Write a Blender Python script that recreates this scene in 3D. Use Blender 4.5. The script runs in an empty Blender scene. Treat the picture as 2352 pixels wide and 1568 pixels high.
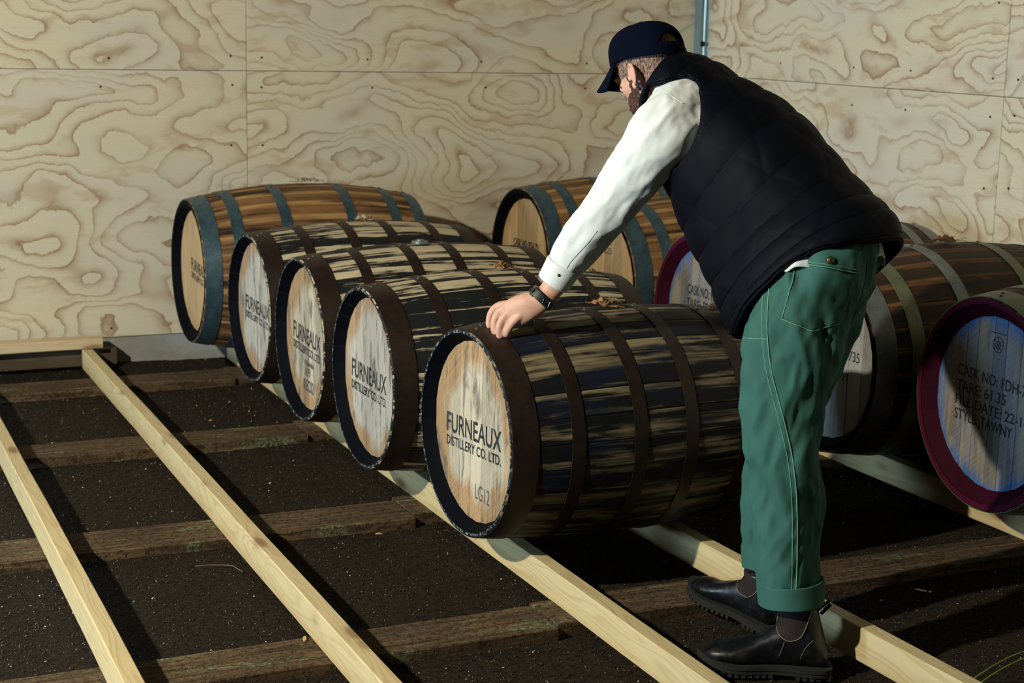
import bpy, bmesh, math, random
import numpy as np
from mathutils import Vector, Matrix, noise as mnoise
from mathutils.bvhtree import BVHTree

random.seed(7); np.random.seed(7)
S = bpy.context.scene
COL = S.collection
PI = math.pi

# ------------------------------------------------------------------ camera
YAW, PITCH, ROLL, FPX, CAMH = 0.435238477, 0.19447409, 0.0229512982, 3712.113, 1.614
def cam_axes():
    cy, sy = math.cos(YAW), math.sin(YAW)
    f = Vector((sy, cy, 0)); r = Vector((cy, -sy, 0)); u = Vector((0, 0, 1))
    cp, sp = math.cos(PITCH), math.sin(PITCH)
    f2 = f*cp - u*sp; u2 = u*cp + f*sp
    cr, sr = math.cos(ROLL), math.sin(ROLL)
    return r*cr + u2*sr, u2*cr - r*sr, f2
CR, CU, CF = cam_axes()
CAM = Vector((0, 0, CAMH))
cd = bpy.data.cameras.new('camera'); cam = bpy.data.objects.new('camera', cd); COL.objects.link(cam)
cam.matrix_world = Matrix(((CR.x, CU.x, -CF.x, 0), (CR.y, CU.y, -CF.y, 0), (CR.z, CU.z, -CF.z, CAMH), (0, 0, 0, 1)))
cd.sensor_width = 36; cd.lens = FPX/2352*36; cd.clip_start = 0.05; cd.clip_end = 60
cd.dof.use_dof = True; cd.dof.focus_distance = 4.45; cd.dof.aperture_fstop = 5.6
S.camera = cam
S.view_settings.view_transform = 'Standard'; S.view_settings.look = 'None'
S.view_settings.exposure = -0.12; S.view_settings.gamma = 1.0
S.view_settings.use_curve_mapping = False

# ------------------------------------------------------------------ light
W = bpy.data.worlds.new('world'); S.world = W; W.use_nodes = True
W.node_tree.nodes['Background'].inputs[0].default_value = (0.55, 0.75, 1.0, 1)
W.node_tree.nodes['Background'].inputs[1].default_value = 0.003
def area(name, loc, target, size, energy, color, spread=None):
    l = bpy.data.lights.new(name, 'AREA'); l.shape = 'SQUARE'; l.size = size; l.energy = energy; l.color = color
    if spread: l.spread = spread
    o = bpy.data.objects.new(name, l); COL.objects.link(o); o.location = loc
    o.rotation_euler = (Vector(target)-Vector(loc)).to_track_quat('-Z', 'Y').to_euler()
    return o
area('high_work_lamp', (-2.4, 2.8, 3.1), (2.2, 5.0, 0.4), 0.12, 350, (1.0, 0.93, 0.72))
area('doorway_daylight', (-5.0, 4.3, 0.95), (3.0, 4.9, 0.8), 0.9, 260, (0.54, 0.80, 1.0))

# ------------------------------------------------------------------ helpers
def tag(o, label=None, cat=None, group=None, kind=None):
    if label: o['label'] = label
    if cat: o['category'] = cat
    if group: o['group'] = group
    if kind: o['kind'] = kind
    return o
def empty(name, loc=(0, 0, 0), rz=0.0):
    o = bpy.data.objects.new(name, None); COL.objects.link(o)
    o.location = loc; o.rotation_euler = (0, 0, rz); o.empty_display_size = 0.1
    return o
def mesh_obj(name, verts, faces, mats=None, parent=None, smooth=False, midx=None, me=None):
    if me is None:
        me = bpy.data.meshes.new(name)
        me.from_pydata([tuple(v) for v in verts], [], [tuple(f) for f in faces]); me.update()
        for m in (mats if isinstance(mats, (list, tuple)) else [mats] if mats else []): me.materials.append(m)
        if midx is not None: me.polygons.foreach_set('material_index', midx)
        if smooth: me.polygons.foreach_set('use_smooth', [True]*len(me.polygons))
    o = bpy.data.objects.new(name, me); COL.objects.link(o)
    if parent: o.parent = parent
    return o
def bm_obj(name, bm, mats=None, parent=None, smooth=False):
    me = bpy.data.meshes.new(name); bm.to_mesh(me); bm.free()
    for m in (mats if isinstance(mats, (list, tuple)) else [mats] if mats else []): me.materials.append(m)
    if smooth: me.polygons.foreach_set('use_smooth', [True]*len(me.polygons))
    o = bpy.data.objects.new(name, me); COL.objects.link(o)
    if parent: o.parent = parent
    return o
def box_bm(sx, sy, sz, bev=0.003, seg=2, bm=None, mat=None):
    b = bm or bmesh.new()
    r = bmesh.ops.create_cube(b, size=1.0)
    bmesh.ops.scale(b, verts=r['verts'], vec=(sx, sy, sz))
    if bev:
        es = list({e for v in r['verts'] for e in v.link_edges})
        bmesh.ops.bevel(b, geom=es, offset=bev, segments=seg, affect='EDGES')
    if mat is not None: bmesh.ops.transform(b, matrix=mat, verts=b.verts)
    return b
def tube(path, rad, n=8, closed=False, cap=True):
    """verts/faces of a tube along path; rad a number or list"""
    P = [Vector(p) for p in path]; m = len(P); V = []; F = []
    rad = rad if isinstance(rad, (list, tuple, np.ndarray)) else [rad]*m
    up = Vector((0.13, 0.2, 1)).normalized()
    for i, p in enumerate(P):
        a = P[(i-1) % m] if (i or closed) else P[0]; b = P[(i+1) % m] if (i < m-1 or closed) else P[-1]
        t = (b-a).normalized(); s = t.cross(up)
        if s.length < 1e-3: s = t.cross(Vector((1, 0, 0)))
        s.normalize(); q = s.cross(t)
        for k in range(n):
            an = 2*PI*k/n; V.append(p + (s*math.cos(an)+q*math.sin(an))*rad[i])
    mm = m if closed else m-1
    for i in range(mm):
        for k in range(n):
            F.append((i*n+k, i*n+(k+1) % n, ((i+1) % m)*n+(k+1) % n, ((i+1) % m)*n+k))
    if cap and not closed:
        F.append(tuple(range(n-1, -1, -1))); F.append(tuple((m-1)*n+k for k in range(n)))
    return V, F
def at(px, py, d):
    """world point that stands at forward distance d along the sight line of photo pixel (px, py)"""
    return CAM + (CF + CR*((px-1176)/FPX) - CU*((py-784)/FPX))*d

# ------------------------------------------------------------------ materials
class N:
    def __init__(s, name):
        s.m = bpy.data.materials.new(name); s.m.use_nodes = True; s.t = s.m.node_tree
        s.b = s.t.nodes['Principled BSDF']
    def n(s, typ, **kw):
        x = s.t.nodes.new(typ)
        for k, v in kw.items(): setattr(x, k, v)
        return x
    def set(s, sock, v):
        if hasattr(v, 'is_linked') or isinstance(v, bpy.types.NodeSocket): s.t.links.new(v, sock)
        elif v is not None:
            if isinstance(v, (tuple, list)) and len(v) == 3 and sock.type == 'RGBA': v = (*v, 1)
            sock.default_value = v
    def coord(s, which='Object'): return s.n('ShaderNodeTexCoord').outputs[which]
    def rand(s): return s.n('ShaderNodeObjectInfo').outputs['Random']
    def vm(s, op, a, b=None, sc=None):
        x = s.n('ShaderNodeVectorMath', operation=op); s.set(x.inputs[0], a)
        if b is not None: s.set(x.inputs[1], b)
        if sc is not None: s.set(x.inputs['Scale'], sc)
        return x.outputs['Value'] if op in ('LENGTH', 'DOT_PRODUCT') else x.outputs[0]
    def ma(s, op, a, b=None, c=None, clamp=False):
        x = s.n('ShaderNodeMath', operation=op, use_clamp=clamp); s.set(x.inputs[0], a)
        if b is not None: s.set(x.inputs[1], b)
        if c is not None: s.set(x.inputs[2], c)
        return x.outputs[0]
    def noise(s, vec, scale, detail=3, rough=0.5, dist=0.0, col=False, lac=2.0):
        x = s.n('ShaderNodeTexNoise'); s.set(x.inputs['Vector'], vec); s.set(x.inputs['Scale'], scale)
        x.inputs['Detail'].default_value = detail; x.inputs['Roughness'].default_value = rough
        x.inputs['Distortion'].default_value = dist; x.inputs['Lacunarity'].default_value = lac
        return x.outputs['Color' if col else 'Fac']
    def vor(s, vec, scale, feature='F1', out='Distance', rnd=1.0):
        x = s.n('ShaderNodeTexVoronoi', feature=feature); s.set(x.inputs['Vector'], vec); s.set(x.inputs['Scale'], scale)
        x.inputs['Randomness'].default_value = rnd
        return x.outputs[out]
    def ramp(s, f, stops, interp='LINEAR'):
        x = s.n('ShaderNodeValToRGB'); s.set(x.inputs[0], f); e = x.color_ramp.elements
        x.color_ramp.interpolation = interp
        while len(e) < len(stops): e.new(0.5)
        for i, (p, c) in enumerate(stops):
            e[i].position = p; e[i].color = (*c, 1) if isinstance(c, (tuple, list)) else (c, c, c, 1)
        return x.outputs[0]
    def mix(s, f, a, b, mode='MIX'):
        x = s.n('ShaderNodeMix', data_type='RGBA', blend_type=mode)
        s.set(x.inputs[0], f); s.set(x.inputs[6], a); s.set(x.inputs[7], b); return x.outputs[2]
    def sep(s, v):
        x = s.n('ShaderNodeSeparateXYZ'); s.set(x.inputs[0], v); return x.outputs
    def bump(s, h, strength=0.3, dist=0.01, nrm=None):
        x = s.n('ShaderNodeBump'); s.set(x.inputs['Height'], h); x.inputs['Strength'].default_value = strength
        x.inputs['Distance'].default_value = dist
        if nrm is not None: s.set(x.inputs['Normal'], nrm)
        return x.outputs[0]
    def done(s, col, rough=0.6, bump=None, metal=0.0, spec=0.5, **kw):
        s.set(s.b.inputs['Base Color'], col); s.set(s.b.inputs['Roughness'], rough)
        s.set(s.b.inputs['Metallic'], metal); s.set(s.b.inputs['Specular IOR Level'], spec)
        if bump is not None: s.set(s.b.inputs['Normal'], bump)
        for k, v in kw.items(): s.set(s.b.inputs[k], v)
        return s.m

def mat_plywood(name, tint=(1, 1, 1), vert=False):
    k = N(name)
    r = k.rand(); c = k.coord('Object')
    rv = k.n('ShaderNodeCombineXYZ'); k.set(rv.inputs[0], k.ma('MULTIPLY', r, 37.0)); k.set(rv.inputs[1], k.ma('MULTIPLY', r, 91.0)); k.set(rv.inputs[2], k.ma('MULTIPLY', r, 53.0))
    p = k.vm('ADD', c, rv.outputs[0])
    warp = k.noise(p, 3.0, 3, 0.5, col=True)
    p2 = k.vm('ADD', p, k.vm('SCALE', k.vm('SUBTRACT', warp, (0.5, 0.5, 0.5)), sc=0.20))
    jag = k.noise(p, 20.0, 4, 0.75, col=True)
    p2 = k.vm('ADD', p2, k.vm('SCALE', k.vm('SUBTRACT', jag, (0.5, 0.5, 0.5)), sc=0.030))
    q = k.vm('MULTIPLY', p2, (1.15, 1.15, 2.5))
    n1 = k.noise(q, 1.25, 1.2, 0.45)
    z = k.sep(p2)[2]
    v = k.ma('ADD', k.ma('MULTIPLY', n1, 15.0), k.ma('MULTIPLY', z, 1.6))
    fr = k.ma('FRACT', v)
    line = k.ramp(fr, [(0.0, 0.72), (0.035, 1.0), (0.10, 0.55), (0.30, 0.12), (0.55, 0.0)])
    mod = k.ramp(k.noise(k.vm('MULTIPLY', p, (1.5, 1.5, 3.0)), 1.7, 2), [(0.3, 0.35), (0.62, 1.0)])
    line = k.ma('MULTIPLY', k.sep(line)[0], k.sep(mod)[0])
    blotch = k.ramp(k.noise(k.vm('MULTIPLY', p2, (1.6, 1.6, 5.0)), 2.1, 4, 0.62), [(0.56, 0.0), (0.63, 0.75), (0.8, 0.9)])
    fine = k.noise(k.vm('MULTIPLY', p, (2.0, 2.0, 55.0)), 4.0, 4, 0.7)
    base = k.mix(fine, (0.55*tint[0], 0.475*tint[1], 0.335*tint[2]), (0.70*tint[0], 0.63*tint[1], 0.475*tint[2]))
    grey = k.ramp(k.noise(k.vm('MULTIPLY', p, (1, 1, 2.6)), 1.3, 2), [(0.42, 0.0), (0.62, 0.55)])
    base = k.mix(grey, base, (0.56*tint[0], 0.52*tint[1], 0.45*tint[2]))
    col = k.mix(k.ma('MULTIPLY', k.sep(blotch)[0], 0.42), base, (0.40, 0.235, 0.115))
    col = k.mix(k.ma('MULTIPLY', line, 0.85, clamp=True), col, (0.27, 0.135, 0.055))
    b = k.bump(k.ma('ADD', line, k.ma('MULTIPLY', fine, 0.5)), 0.12, 0.002)
    return k.done(col, 0.62, b, spec=0.3)
PLY = mat_plywood('plywood_wall_sheet')
PLY_R = mat_plywood('plywood_wall_sheet_right', (1.08, 1.10, 1.16))  # same plywood, tinted paler and cooler to paint in daylight on this wall

def mat_pine(name, pale=(0.60, 0.50, 0.27), dark=(0.42, 0.28, 0.11), axis='y'):
    k = N(name); c = k.coord('Object'); r = k.rand()
    p = k.vm('ADD', c, k.vm('SCALE', (17.0, 31.0, 11.0), sc=r))
    wv = k.noise(p, 1.3, 2, col=True)
    p = k.vm('ADD', p, k.vm('SCALE', wv, sc=0.10))
    st = (1.0, 0.055, 1.0) if axis == 'y' else (0.055, 1.0, 1.0)
    q = k.vm('MULTIPLY', p, st)
    n = k.noise(q, 16.0, 1.5, 0.4)
    fr = k.ma('FRACT', k.ma('MULTIPLY', n, 13.0))
    line = k.sep(k.ramp(fr, [(0.0, 0.9), (0.12, 0.9), (0.4, 0.1), (0.8, 0.0), (1.0, 0.5)]))[0]
    fine = k.noise(q, 220.0, 3, 0.7)
    kn = k.vor(k.vm('MULTIPLY', k.vm('ADD', c, k.vm('SCALE', (5.0, 9.0, 2.0), sc=r)), (9.0, 3.2, 9.0) if axis == 'y' else (3.2, 9.0, 9.0)), 1.0)
    knot = k.sep(k.ramp(kn, [(0.0, 1.0), (0.10, 0.9), (0.2, 0.12), (0.32, 0.0)]))[0]
    col = k.mix(k.ma('MULTIPLY', line, 0.6), pale, dark)
    big = k.noise(k.vm('MULTIPLY', p, (3, .6, 3)), 2.0, 2)
    col = k.mix(k.ma('MULTIPLY', big, 0.5), col, (pale[0]*0.95, pale[1]*0.98, pale[2]*1.35))
    col = k.mix(k.ma('MULTIPLY', knot, 0.85), col, (0.17, 0.075, 0.03))
    dirt = k.sep(k.ramp(k.noise(c, 70.0, 4, 0.75), [(0.64, 0.0), (0.74, 0.7)]))[0]
    col = k.mix(k.ma('MULTIPLY', dirt, 0.45), col, (0.15, 0.11, 0.06))
    col = k.mix(k.ma('MULTIPLY', fine, 0.35), col, dark)
    b = k.bump(k.ma('ADD', line, fine), 0.2, 0.0015)
    return k.done(col, 0.6, b, spec=0.35)
PINE = mat_pine('treated_pine')
PINE_A = mat_pine('pale_pine', (0.66, 0.53, 0.31), (0.48, 0.31, 0.14), 'x')
PINE_D = mat_pine('shade_dark_pine', (0.10, 0.075, 0.045), (0.04, 0.028, 0.016), 'x')  # near-black tone paints in the shade under the pale wall timber

def mat_sleeper():
    k = N('old_hardwood_board'); c = k.coord('Object'); r = k.rand()
    p = k.vm('ADD', c, k.vm('SCALE', (7.0, 3.0, 5.0), sc=r))
    g = k.noise(k.vm('MULTIPLY', p, (0.6, 9.0, 9.0)), 8.0, 5, 0.65)
    col = k.mix(k.sep(k.ramp(g, [(0.3, 0.0), (0.7, 1.0)]))[0], (0.022, 0.014, 0.009), (0.21, 0.14, 0.08))
    big = k.sep(k.ramp(k.noise(k.vm('MULTIPLY', p, (1, 2.5, 1)), 3.0, 3), [(0.35, 0.0), (0.65, 1.0)]))[0]
    col = k.mix(k.ma('MULTIPLY', big, 0.55), col, (0.055, 0.037, 0.024))
    gm = k.sep(k.ramp(k.noise(k.vm('MULTIPLY', p, (1.0, 6.0, 1.0)), 3.1, 5, 0.65), [(0.565, 0.0), (0.64, 1.0)]))[0]
    gs = k.sep(k.ramp(k.noise(p, 90.0, 3, 0.7), [(0.45, 0.0), (0.6, 1.0)]))[0]
    col = k.mix(k.ma('MULTIPLY', k.ma('MULTIPLY', gm, gs), 0.75), col, (0.20, 0.33, 0.19))
    z = k.sep(c)[2]
    soil = k.sep(k.ramp(k.noise(p, 60.0, 4, 0.8), [(0.50, 0.0), (0.60, 1.0)]))[0]
    col = k.mix(k.ma('MULTIPLY', soil, 0.7), col, (0.014, 0.011, 0.008))
    sp = k.sep(k.ramp(k.vor(p, 130.0), [(0.10, 1.0), (0.15, 0.0)]))[0]
    spm = k.sep(k.ramp(k.noise(p, 14.0, 2), [(0.6, 0.0), (0.66, 1.0)]))[0]
    col = k.mix(k.ma('MULTIPLY', sp, spm), col, (0.5, 0.44, 0.3))
    b = k.bump(k.ma('ADD', g, soil), 0.55, 0.004)
    return k.done(col, 0.85, b, spec=0.2)
SLEEP = mat_sleeper()

def mat_soil():
    k = N('black_sandy_soil'); c = k.coord('Object')
    n = k.noise(c, 60.0, 5, 0.8); n2 = k.noise(c, 6.0, 3)
    col = k.mix(k.sep(k.ramp(n, [(0.35, 0.0), (0.7, 1.0)]))[0], (0.005, 0.004, 0.003), (0.085, 0.064, 0.046))
    col = k.mix(k.ma('MULTIPLY', n2, 0.5), col, (0.016, 0.012, 0.009))
    sp = k.sep(k.ramp(k.vor(c, 210.0), [(0.10, 1.0), (0.16, 0.0)]))[0]
    cell = k.vor(c, 210.0, out='Color')
    pick = k.ma('GREATER_THAN', k.sep(cell)[0], 0.90)
    col = k.mix(k.ma('MULTIPLY', sp, pick), col, (0.42, 0.40, 0.36))
    b = k.bump(k.ma('ADD', n, k.ma('MULTIPLY', k.noise(c, 240.0, 3, 0.8), 0.7)), 1.0, 0.012)
    return k.done(col, 0.95, b, spec=0.15)
SOIL = mat_soil()
def mat_grit():
    k = N('soil_grit'); r = k.n('ShaderNodeNewGeometry').outputs['Random Per Island']
    col = k.ramp(r, [(0.0, (0.014, 0.010, 0.008)), (0.45, (0.05, 0.038, 0.028)), (0.78, (0.12, 0.095, 0.07)), (0.93, (0.22, 0.19, 0.15)), (0.985, (0.75, 0.74, 0.70))], 'CONSTANT')
    return k.done(col, 0.6)
GRIT = mat_grit()
def plain(name, col, rough=0.6, metal=0.0, spec=0.5, nscale=None, nbump=0.0, var=0.0):
    k = N(name)
    if nscale:
        c = k.coord('Object'); n = k.noise(c, nscale, 4, 0.6)
        cc = k.mix(n, tuple(x*(1-var) for x in col), tuple(min(1, x*(1+var)) for x in col))
        return k.done(cc, rough, k.bump(n, nbump, 0.003) if nbump else None, metal, spec)
    return k.done(col, rough, None, metal, spec)
CONC = plain('concrete', (0.30, 0.31, 0.30), 0.85, nscale=30, nbump=0.3, var=0.25)
GALV = plain('galvanised_steel', (0.27, 0.42, 0.52), 0.42, 0.75, nscale=9, nbump=0.05, var=0.25)
SCREW = plain('dark_screw_head', (0.015, 0.013, 0.012), 0.5, 0.3)

# ------------------------------------------------------------------ setting
YB, XR = 7.46, 4.546           # faces of the two plywood walls
ZB, ZS = 0.14, 1.367
# ground: one gently uneven sheet of soil
nx, ny = 300, 360; gx = np.linspace(-0.9, 4.75, nx); gy = np.linspace(2.1, 7.7, ny)
X, Y = np.meshgrid(gx, gy)
def fbm(X, Y, seeds, amp):
    Z = np.zeros_like(X); rng = np.random.RandomState(seeds)
    for o in range(5):
        f = 2.2*2**o; a = amp/2**(o*0.75)
        for _ in range(4):
            an = rng.rand()*PI*2; ph = rng.rand()*PI*2
            Z += a*0.5*np.sin((X*math.cos(an)+Y*math.sin(an))*f*(0.8+rng.rand()*0.6)+ph)
    return Z
Z = -0.004 + fbm(X, Y, 3, 0.0032) + np.random.randn(*X.shape)*0.0011
Z += np.clip((Y-7.2)/0.25, 0, 1)*0.016*(1+fbm(X, Y, 9, 0.4))
Z = np.clip(Z, -0.03, 0.024)
gv = np.stack([X, Y, Z], -1).reshape(-1, 3)
ii = (np.arange(ny-1)[:, None]*nx+np.arange(nx-1)[None]).ravel()
gf = np.stack([ii, ii+1, ii+nx+1, ii+nx], -1)
floor = mesh_obj('floor', gv.tolist(), gf.tolist(), SOIL, smooth=True); tag(floor, kind='structure')
# soil further out towards the viewer, under the frame's edge
fe = mesh_obj('floor', [(-6, -3, -0.02), (9, -3, -0.02), (9, 9, -0.02), (-6, 9, -0.02)], [(0, 1, 2, 3)], SOIL); tag(fe, kind='structure')
# grit: tens of thousands of loose grains
rng = np.random.RandomState(11); M = 95000
gp = np.stack([rng.uniform(0.2, 4.5, M), 2.5+4.95*rng.rand(M)**1.25, np.zeros(M)], -1)
ix = np.clip(((gp[:, 0]+0.9)/5.65*(nx-1)).astype(int), 0, nx-1); iy = np.clip(((gp[:, 1]-2.1)/5.6*(ny-1)).astype(int), 0, ny-1)
gp[:, 2] = Z[iy, ix]+0.001
sz = 0.0008+0.0022*rng.rand(M)**4
tet = np.array([(1, 1, 1), (1, -1, -1), (-1, 1, -1), (-1, -1, 1)], float)
rot = rng.randn(M, 3, 3); q_, _ = np.linalg.qr(rot)
tv = np.einsum('mij,kj->mki', q_, tet)*sz[:, None, None]+gp[:, None]
tf = (np.arange(M)[:, None, None]*4+np.array([(0, 1, 2), (0, 3, 1), (0, 2, 3), (1, 3, 2)])[None]).reshape(-1, 3)
gr = bpy.data.meshes.new('soil_grit'); gr.vertices.add(M*4); gr.vertices.foreach_set('co', tv.reshape(-1))
gr.loops.add(len(tf)*3); gr.loops.foreach_set('vertex_index', tf.reshape(-1).astype(np.int32))
gr.polygons.add(len(tf)); gr.polygons.foreach_set('loop_start', np.arange(0, len(tf)*3, 3, dtype=np.int32))
gr.polygons.foreach_set('loop_total', np.full(len(tf), 3, np.int32)); gr.update(); gr.validate(); gr.materials.append(GRIT)
go = bpy.data.objects.new('soil_grit', gr); COL.objects.link(go); go.parent = floor; tag(go, kind='stuff')

def panel(parent, name, x0, x1, z0, z1, along, fixed, mat, th=0.018):
    """a plywood sheet; along='x': back wall facing -y, along='y': right wall facing -x"""
    g = 0.0012
    if along == 'x':
        bm = box_bm(x1-x0-2*g, th, z1-z0-2*g, 0.0012, 1); o = bm_obj(name, bm, mat, parent)
        o.location = ((x0+x1)/2, fixed+th/2+random.uniform(0, .0015), (z0+z1)/2)
    else:
        bm = box_bm(th, x1-x0-2*g, z1-z0-2*g, 0.0012, 1); o = bm_obj(name, bm, mat, parent)
        o.location = (fixed+th/2+random.uniform(0, .0015), (x0+x1)/2, (z0+z1)/2)
    return o
def screws(parent, pts, along):
    bm = bmesh.new()
    for p in pts:
        m = Matrix.Translation(p) @ (Matrix.Rotation(PI/2, 4, 'X') if along == 'x' else Matrix.Rotation(PI/2, 4, 'Y'))
        bmesh.ops.create_cone(bm, cap_ends=True, segments=10, radius1=0.0052, radius2=0.0045, depth=0.002, matrix=m)
    tag(bm_obj('screw_heads', bm, SCREW, parent), kind='stuff')
CORE = plain('wall_core', (0.2, 0.16, 0.1), 0.9)
wbr = bm_obj('wall_back', box_bm(9.4, 0.08, 3.6, 0, 1, mat=Matrix.Translation((-0.12, YB+0.062, 1.94))), CORE); tag(wbr, kind='structure')
for z0, z1 in ((ZB, ZS), (ZS, ZS+1.22), (ZS+1.22, ZS+2.2)):
    for x0, x1 in ((-2.83, -0.38), (-0.38, 2.072), (2.072, 4.522)):
        panel(wbr, 'plywood_panel', x0, x1, z0, z1, 'x', YB, PLY)
pts = []
for xs in (2.072, -0.38):
    for dx in (-0.075, 0.075):
        for z in (0.22, 0.42, 0.72, 1.02, 1.30, 1.425, 1.72, 2.0): pts.append((xs+dx+random.uniform(-.006, .006), YB-0.0005, z+random.uniform(-.01, .01)))
for xs in (0.85, 1.42, 2.67, 3.27, 3.87):
    for z in (0.19, 1.30, 1.425): pts.append((xs+random.uniform(-.03, .03), YB-0.0005, z+random.uniform(-.01, .01)))
screws(wbr, pts, 'x')
wrr = bm_obj('wall_right', box_bm(0.08, 9.0, 3.6, 0, 1, mat=Matrix.Translation((XR+0.062, 3.04, 1.94))), CORE); tag(wrr, kind='structure')
for z0, z1 in ((ZB, ZS), (ZS, ZS+1.22), (ZS+1.22, ZS+2.2)):
    for y0, y1 in ((5.14, 7.44), (2.70, 5.14), (0.26, 2.70)):
        panel(wrr, 'plywood_panel', y0, y1, z0, z1, 'y', XR, PLY_R)
pts = []
for dy in (-0.075, 0.075):
    for z in (0.42, 0.72, 1.0, 1.29, 1.44, 1.73): pts.append((XR-0.0005, 5.14+dy+random.uniform(-.005, .005), z+random.uniform(-.01, .01)))
for ys in (5.75, 6.15, 6.75):
    for z in (1.28, 1.45): pts.append((XR-0.0005, ys+random.uniform(-.02, .02), z))
screws(wrr, pts, 'y')
# concrete upstand under the sheets
bm = box_bm(8.6, 0.10, 0.19, 0.008, 2); o = bm_obj('baseboard_back', bm, CONC); o.location = (0.3, YB+0.052, 0.045); tag(o, kind='structure')
bm = box_bm(0.10, 8.5, 0.19, 0.008, 2); o = bm_obj('baseboard_right', bm, CONC); o.location = (XR+0.055, 3.25, 0.045); tag(o, kind='structure')
# folded steel corner post
t = empty('steel_post', (4.53, 7.43, 0)); tag(t, 'blue-grey galvanised steel channel post in the corner between the plywood walls', 'post')
prof = [(-0.045, 0.028), (-0.045, -0.022), (-0.036, -0.022), (-0.036, -0.006), (-0.012, -0.006), (-0.006, -0.012), (0.0, -0.006), (0.014, -0.006), (0.022, -0.034), (0.046, -0.034), (0.046, 0.028)]
V = [(x, y, z) for z in (-0.01, 3.6) for x, y in prof]; n = len(prof)
F = [(i, (i+1) % n, n+(i+1) % n, n+i) for i in range(n)] + [tuple(range(n-1, -1, -1)), tuple(range(n, 2*n))]
mesh_obj('channel', V, F, GALV, t)
bm = bmesh.new(); bmesh.ops.create_cone(bm, cap_ends=True, segments=6, radius1=0.014, radius2=0.014, depth=0.012, matrix=Matrix.Translation((-0.02, -0.012, 1.53)) @ Matrix.Rotation(PI/2, 4, 'X'))
bmesh.ops.create_cone(bm, cap_ends=True, segments=10, radius1=0.006, radius2=0.006, depth=0.03, matrix=Matrix.Translation((-0.02, -0.02, 1.53)) @ Matrix.Rotation(PI/2, 4, 'X'))
bm_obj('bolt', bm, SCREW, t)

# ------------------------------------------------------------------ timbers
def beam(name, length, w, h, mat, loc, rz, label, cat, group=None, seg=60, wob=0.0015, axis='y'):
    """a sawn timber lying along y (or x), loc = centre of its underside"""
    V = []; F = []; b = 0.003; hw = w/2
    ring = [(-hw+b, 0), (hw-b, 0), (hw, b), (hw, h-b), (hw-b, h), (-hw+b, h), (-hw, h-b), (-hw, b)]
    rg = random.Random(len(label)*7+int(abs(loc[0])*100))
    ph = [rg.random()*6 for _ in range(4)]
    for i in range(seg+1):
        s = i/seg; yy = (s-0.5)*length
        ox = wob*math.sin(s*9+ph[0])+wob*.4*math.sin(s*31+ph[1]); oz = wob*.6*math.sin(s*7+ph[2])
        for x, z in ring:
            zz = max(0, z+(oz if z > h*.5 else 0)); xx = x+ox
            V.append((xx, yy, zz) if axis == 'y' else (yy, xx, zz))
    for i in range(seg):
        for k in range(8):
            f = (i*8+k, i*8+(k+1) % 8, (i+1)*8+(k+1) % 8, (i+1)*8+k)
            F.append(f[::-1] if axis == 'y' else f)
    e0 = tuple(range(8)); e1 = tuple(range(seg*8+7, seg*8-1, -1))
    F += [e0, e1] if axis == 'y' else [e0[::-1], e1[::-1]]
    o = mesh_obj(name, V, F, mat); o.location = loc; o.rotation_euler = (0, 0, rz)
    tag(o, label, cat, group); return o
ZSL = 0.030      # top of the boards sunk in the soil
RH, RW = 0.0915, 0.0475
rails = [(0.7132, 0.0115, 2.3, 7.30, 'pale pine rail on the bare floor nearest the left edge of the photo'),
         (1.2571, 0.0103, 2.3, 7.32, 'pale pine rail whose far end runs under the short timber at the wall'),
         (1.9503, 0.0018, 2.3, 7.34, 'yellow pine rail under the painted ends of the near row of barrels'),
         (2.4506, -0.0221, 2.3, 7.34, 'pine rail under the man\'s heels carrying the hidden half of the near barrels'),
         (3.597, -0.0068, 2.3, 7.34, 'shadowed pine rail under the front of the red-rimmed barrel on the right'),
         (4.12, -0.0068, 2.3, 7.34, 'hidden pine rail under the back half of the right-hand row of barrels')]
def railx(i, y): return rails[i][0]+rails[i][1]*(y-5)
for i, (x, a, y0, y1, lab) in enumerate(rails):
    ym = (y0+y1)/2
    beam('timber_rail', y1-y0, RW, RH, PINE, (x+a*(ym-5), ym, ZSL), -math.atan(a), lab, 'timber', 'pine rails laid on the boards')
sle = [(7.02, 0.22, 'farthest', 'dark old board in the soil nearest the back wall'),
       (5.945, 0.20, 'second', 'dark old board in the soil, second from the back wall'),
       (4.815, 0.21, 'third', 'dark old board with green mildew, third from the back wall'),
       (3.745, 0.185, 'near', 'dark old board in the soil nearest the viewer')]
for y, w, nm, lab in sle:
    wl = beam('ground_board', 3.2, w, 0.06, SLEEP, (1.855-1.6, y-0.004, ZSL-0.06), 0.002, lab+', length left of the joint', 'board', 'boards sunk in the soil left of the joints', 50, 0.004, 'x')
    beam('ground_board', 2.68, w*0.97, 0.06, SLEEP, (1.862+1.34, y+0.022, ZSL-0.058), 0.002, lab+', length right of the joint', 'board', 'boards sunk in the soil right of the joints', 50, 0.004, 'x')
beam('wall_timber', 2.4, 0.09, 0.045, PINE_A, (1.348-1.2, 7.345, ZSL+RH+0.001), 0.004, 'short pale pine timber lying flat on the rail ends against the back wall', 'timber', axis='x')
beam('wall_timber', 2.4, 0.045, 0.075, PINE_D, (1.42-1.2, 7.385, ZSL+0.002), 0.0, 'dark timber in shadow beneath the pale timber at the foot of the back wall', 'timber', axis='x')

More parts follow.
